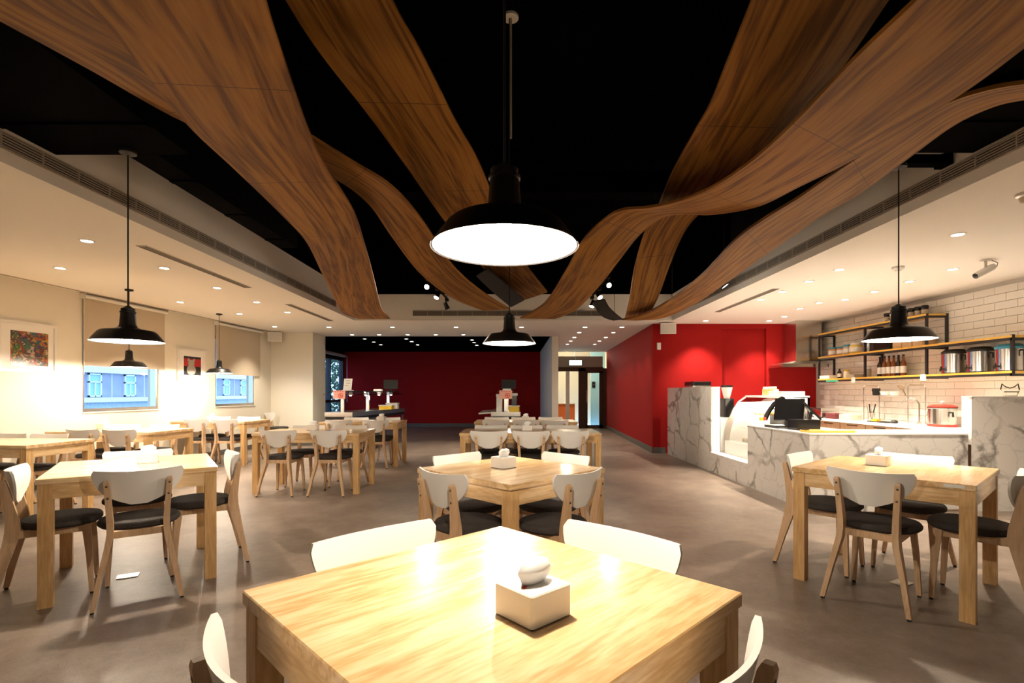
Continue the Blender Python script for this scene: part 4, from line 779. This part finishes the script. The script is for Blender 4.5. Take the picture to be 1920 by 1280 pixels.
t = thing('sponge_tray', 'dark tray with yellow sponge by the sink', 'tray', (5.8, 8.05, ZK)); MB().rbox(-.1, .1, -.2, .2, 0, .015, .02).build('tray', 'black_rubber', t); MB().rbox(-.04, .04, -.06, .06, .015, .045, .008).build('sponge', 'yellow_plastic', t, loc=(-.03, .08, 0)); 
single('dark_stone', MB().lathe([(.001,0),(.04,.004),(.052,.025),(.035,.045),(.001,.05)], 14), 'black_matte', 'small dark rounded lump beside the sponge tray', 'stone', (5.78, 7.75, ZK), smooth=True)
t = thing('contact_grill', 'steel contact grill with black handle under the hood', 'grill', (5.82, 9.55, ZK)); MB().rbox(-.17, .17, -.17, .17, .02, .12, .02, 3).build('base', 'steel', t); MB().rbox(-.17, .17, -.17, .17, .13, .18, .02, 3).build('upper_plate', 'steel', t); MB().tube([(-.16,-.15,.15),(-.27,-.15,.18),(-.27,.15,.18),(-.16,.15,.15)], .012, 6).build('handle', 'black_rubber', t)
for sx in (-1, 1): B(sx*.13-.02, sx*.13+.02, -.13, .13, 0, .02).build('foot', 'black_rubber', t)
q = P(1892, 745, 5.42); t = thing('wire_holder', 'bent black wire holder standing on the marble screen', 'holder', (q.x, 5.41, 1.208)); MB().tube([(-.1,0,.07),(-.085,0,.13),(-.05,0,.1),(0,0,.085),(.05,0,.1),(.085,0,.13),(.1,0,.07)], .006, 6).build('handle_wire', 'black_rubber', t); MB().tube([(-.1,0,.07),(-.075,0,.004),(.075,0,.004),(.1,0,.07)], .004, 6).build('base_wire', 'steel', t); MB().tube([(-.06,0,.045),(.095,0,.045)], .006, 6).build('cross_bar', 'black_rubber', t)

# ------------------------------------------------------------------ small fixtures
def speaker(label, x, y, z, rz, br):
    t = thing('wall_speaker', label, 'speaker', (x, y, z), rz); MB().loft([[(-.15,-.1,-.11),(.15,-.1,-.11),(.15,-.1,.11),(-.15,-.1,.11)], [(-.13,.08,-.09),(.13,.08,-.09),(.13,.08,.09),(-.13,.08,.09)]]).build('cabinet', 'white_plastic', t); B(-.13, .13, -.104, -.1, -.09, .09).build('grille', 'speaker_grille', t); MB().tube([(0,.06,.09),(0,.06,.16)] if br else [(0,.08,0),(0,.16,0)], .014, 6).build('bracket', 'white_plastic', t)
speaker('white box speaker on the corner above the second window', P(512,0,11.6).x, 11.72, P(0,631,11.6).z, .25, True); speaker('white box speaker high on the red wall', P(1253,0,10.2).x, 10.25, P(0,616,10.2).z, -.1, True)
single('wall_sensor', MB().rbox(-.04, .04, -.03, 0, -.07, .07, .01).box(-.02, .02, -.034, -.03, -.02, .05), 'white_plastic', 'small white sensor on the red wall below the speaker', 'sensor', (P(1235,0,10.45).x, 10.45, P(0,649,10.45).z))
q = PZ(1848, 487, ZC); t = thing('security_camera', 'white bullet security camera hanging from the ceiling over the counter', 'camera', q); MB().cyl((0,0), .05, -.012, 0, 16).build('mount', 'white_plastic', t); MB().tube([(0,0,-.01),(0,0,-.09)], .014, 8).build('arm', 'white_plastic', t)
M = Matrix.Translation((-.01,0,-.12)) @ Matrix.Rotation(D(62), 4, 'Y') @ Matrix.Rotation(D(90), 4, 'Z'); MB().lathe([(.001,-.11),(.034,-.11),(.036,.09),(.03,.11)], 14, M=M).build('body', 'white_plastic', t, True); MB().lathe([(.029,-.115),(.001,-.116)], 12, M=M).build('lens', 'black_gloss', t); MB().tube([(.05,0,-.08),(.12,0,-.07),(.13,0,-.03),(.06,0,-.005)], .004, 5).build('cable', 'black_rubber', t)
q = PZ(1684, 500, ZC); t = thing('smoke_detector', 'white smoke detector on the ceiling behind the pendant cord', 'detector', q); MB().lathe([(.06,0),(.06,-.02),(.04,-.04),(.001,-.042)], 18).build('body', 'white_plastic', t, True); MB().lathe([(.03,-.04),(.03,-.05),(.001,-.052)], 12).build('sensor', 'white_plastic', t)
q = PZ(1926, 362, ZC); t = thing('dome_camera', 'grey dome sensor on the ceiling on the counter side', 'camera', q); MB().lathe([(.065,0),(.065,-.02),(.05,-.03)], 18, cap=True).build('ring', 'aluminium', t, True); MB().lathe([(.048,-.03),(.035,-.06),(.001,-.07)], 16).build('dome', 'beige_box', t, True)
bpy.context.view_layer.update()
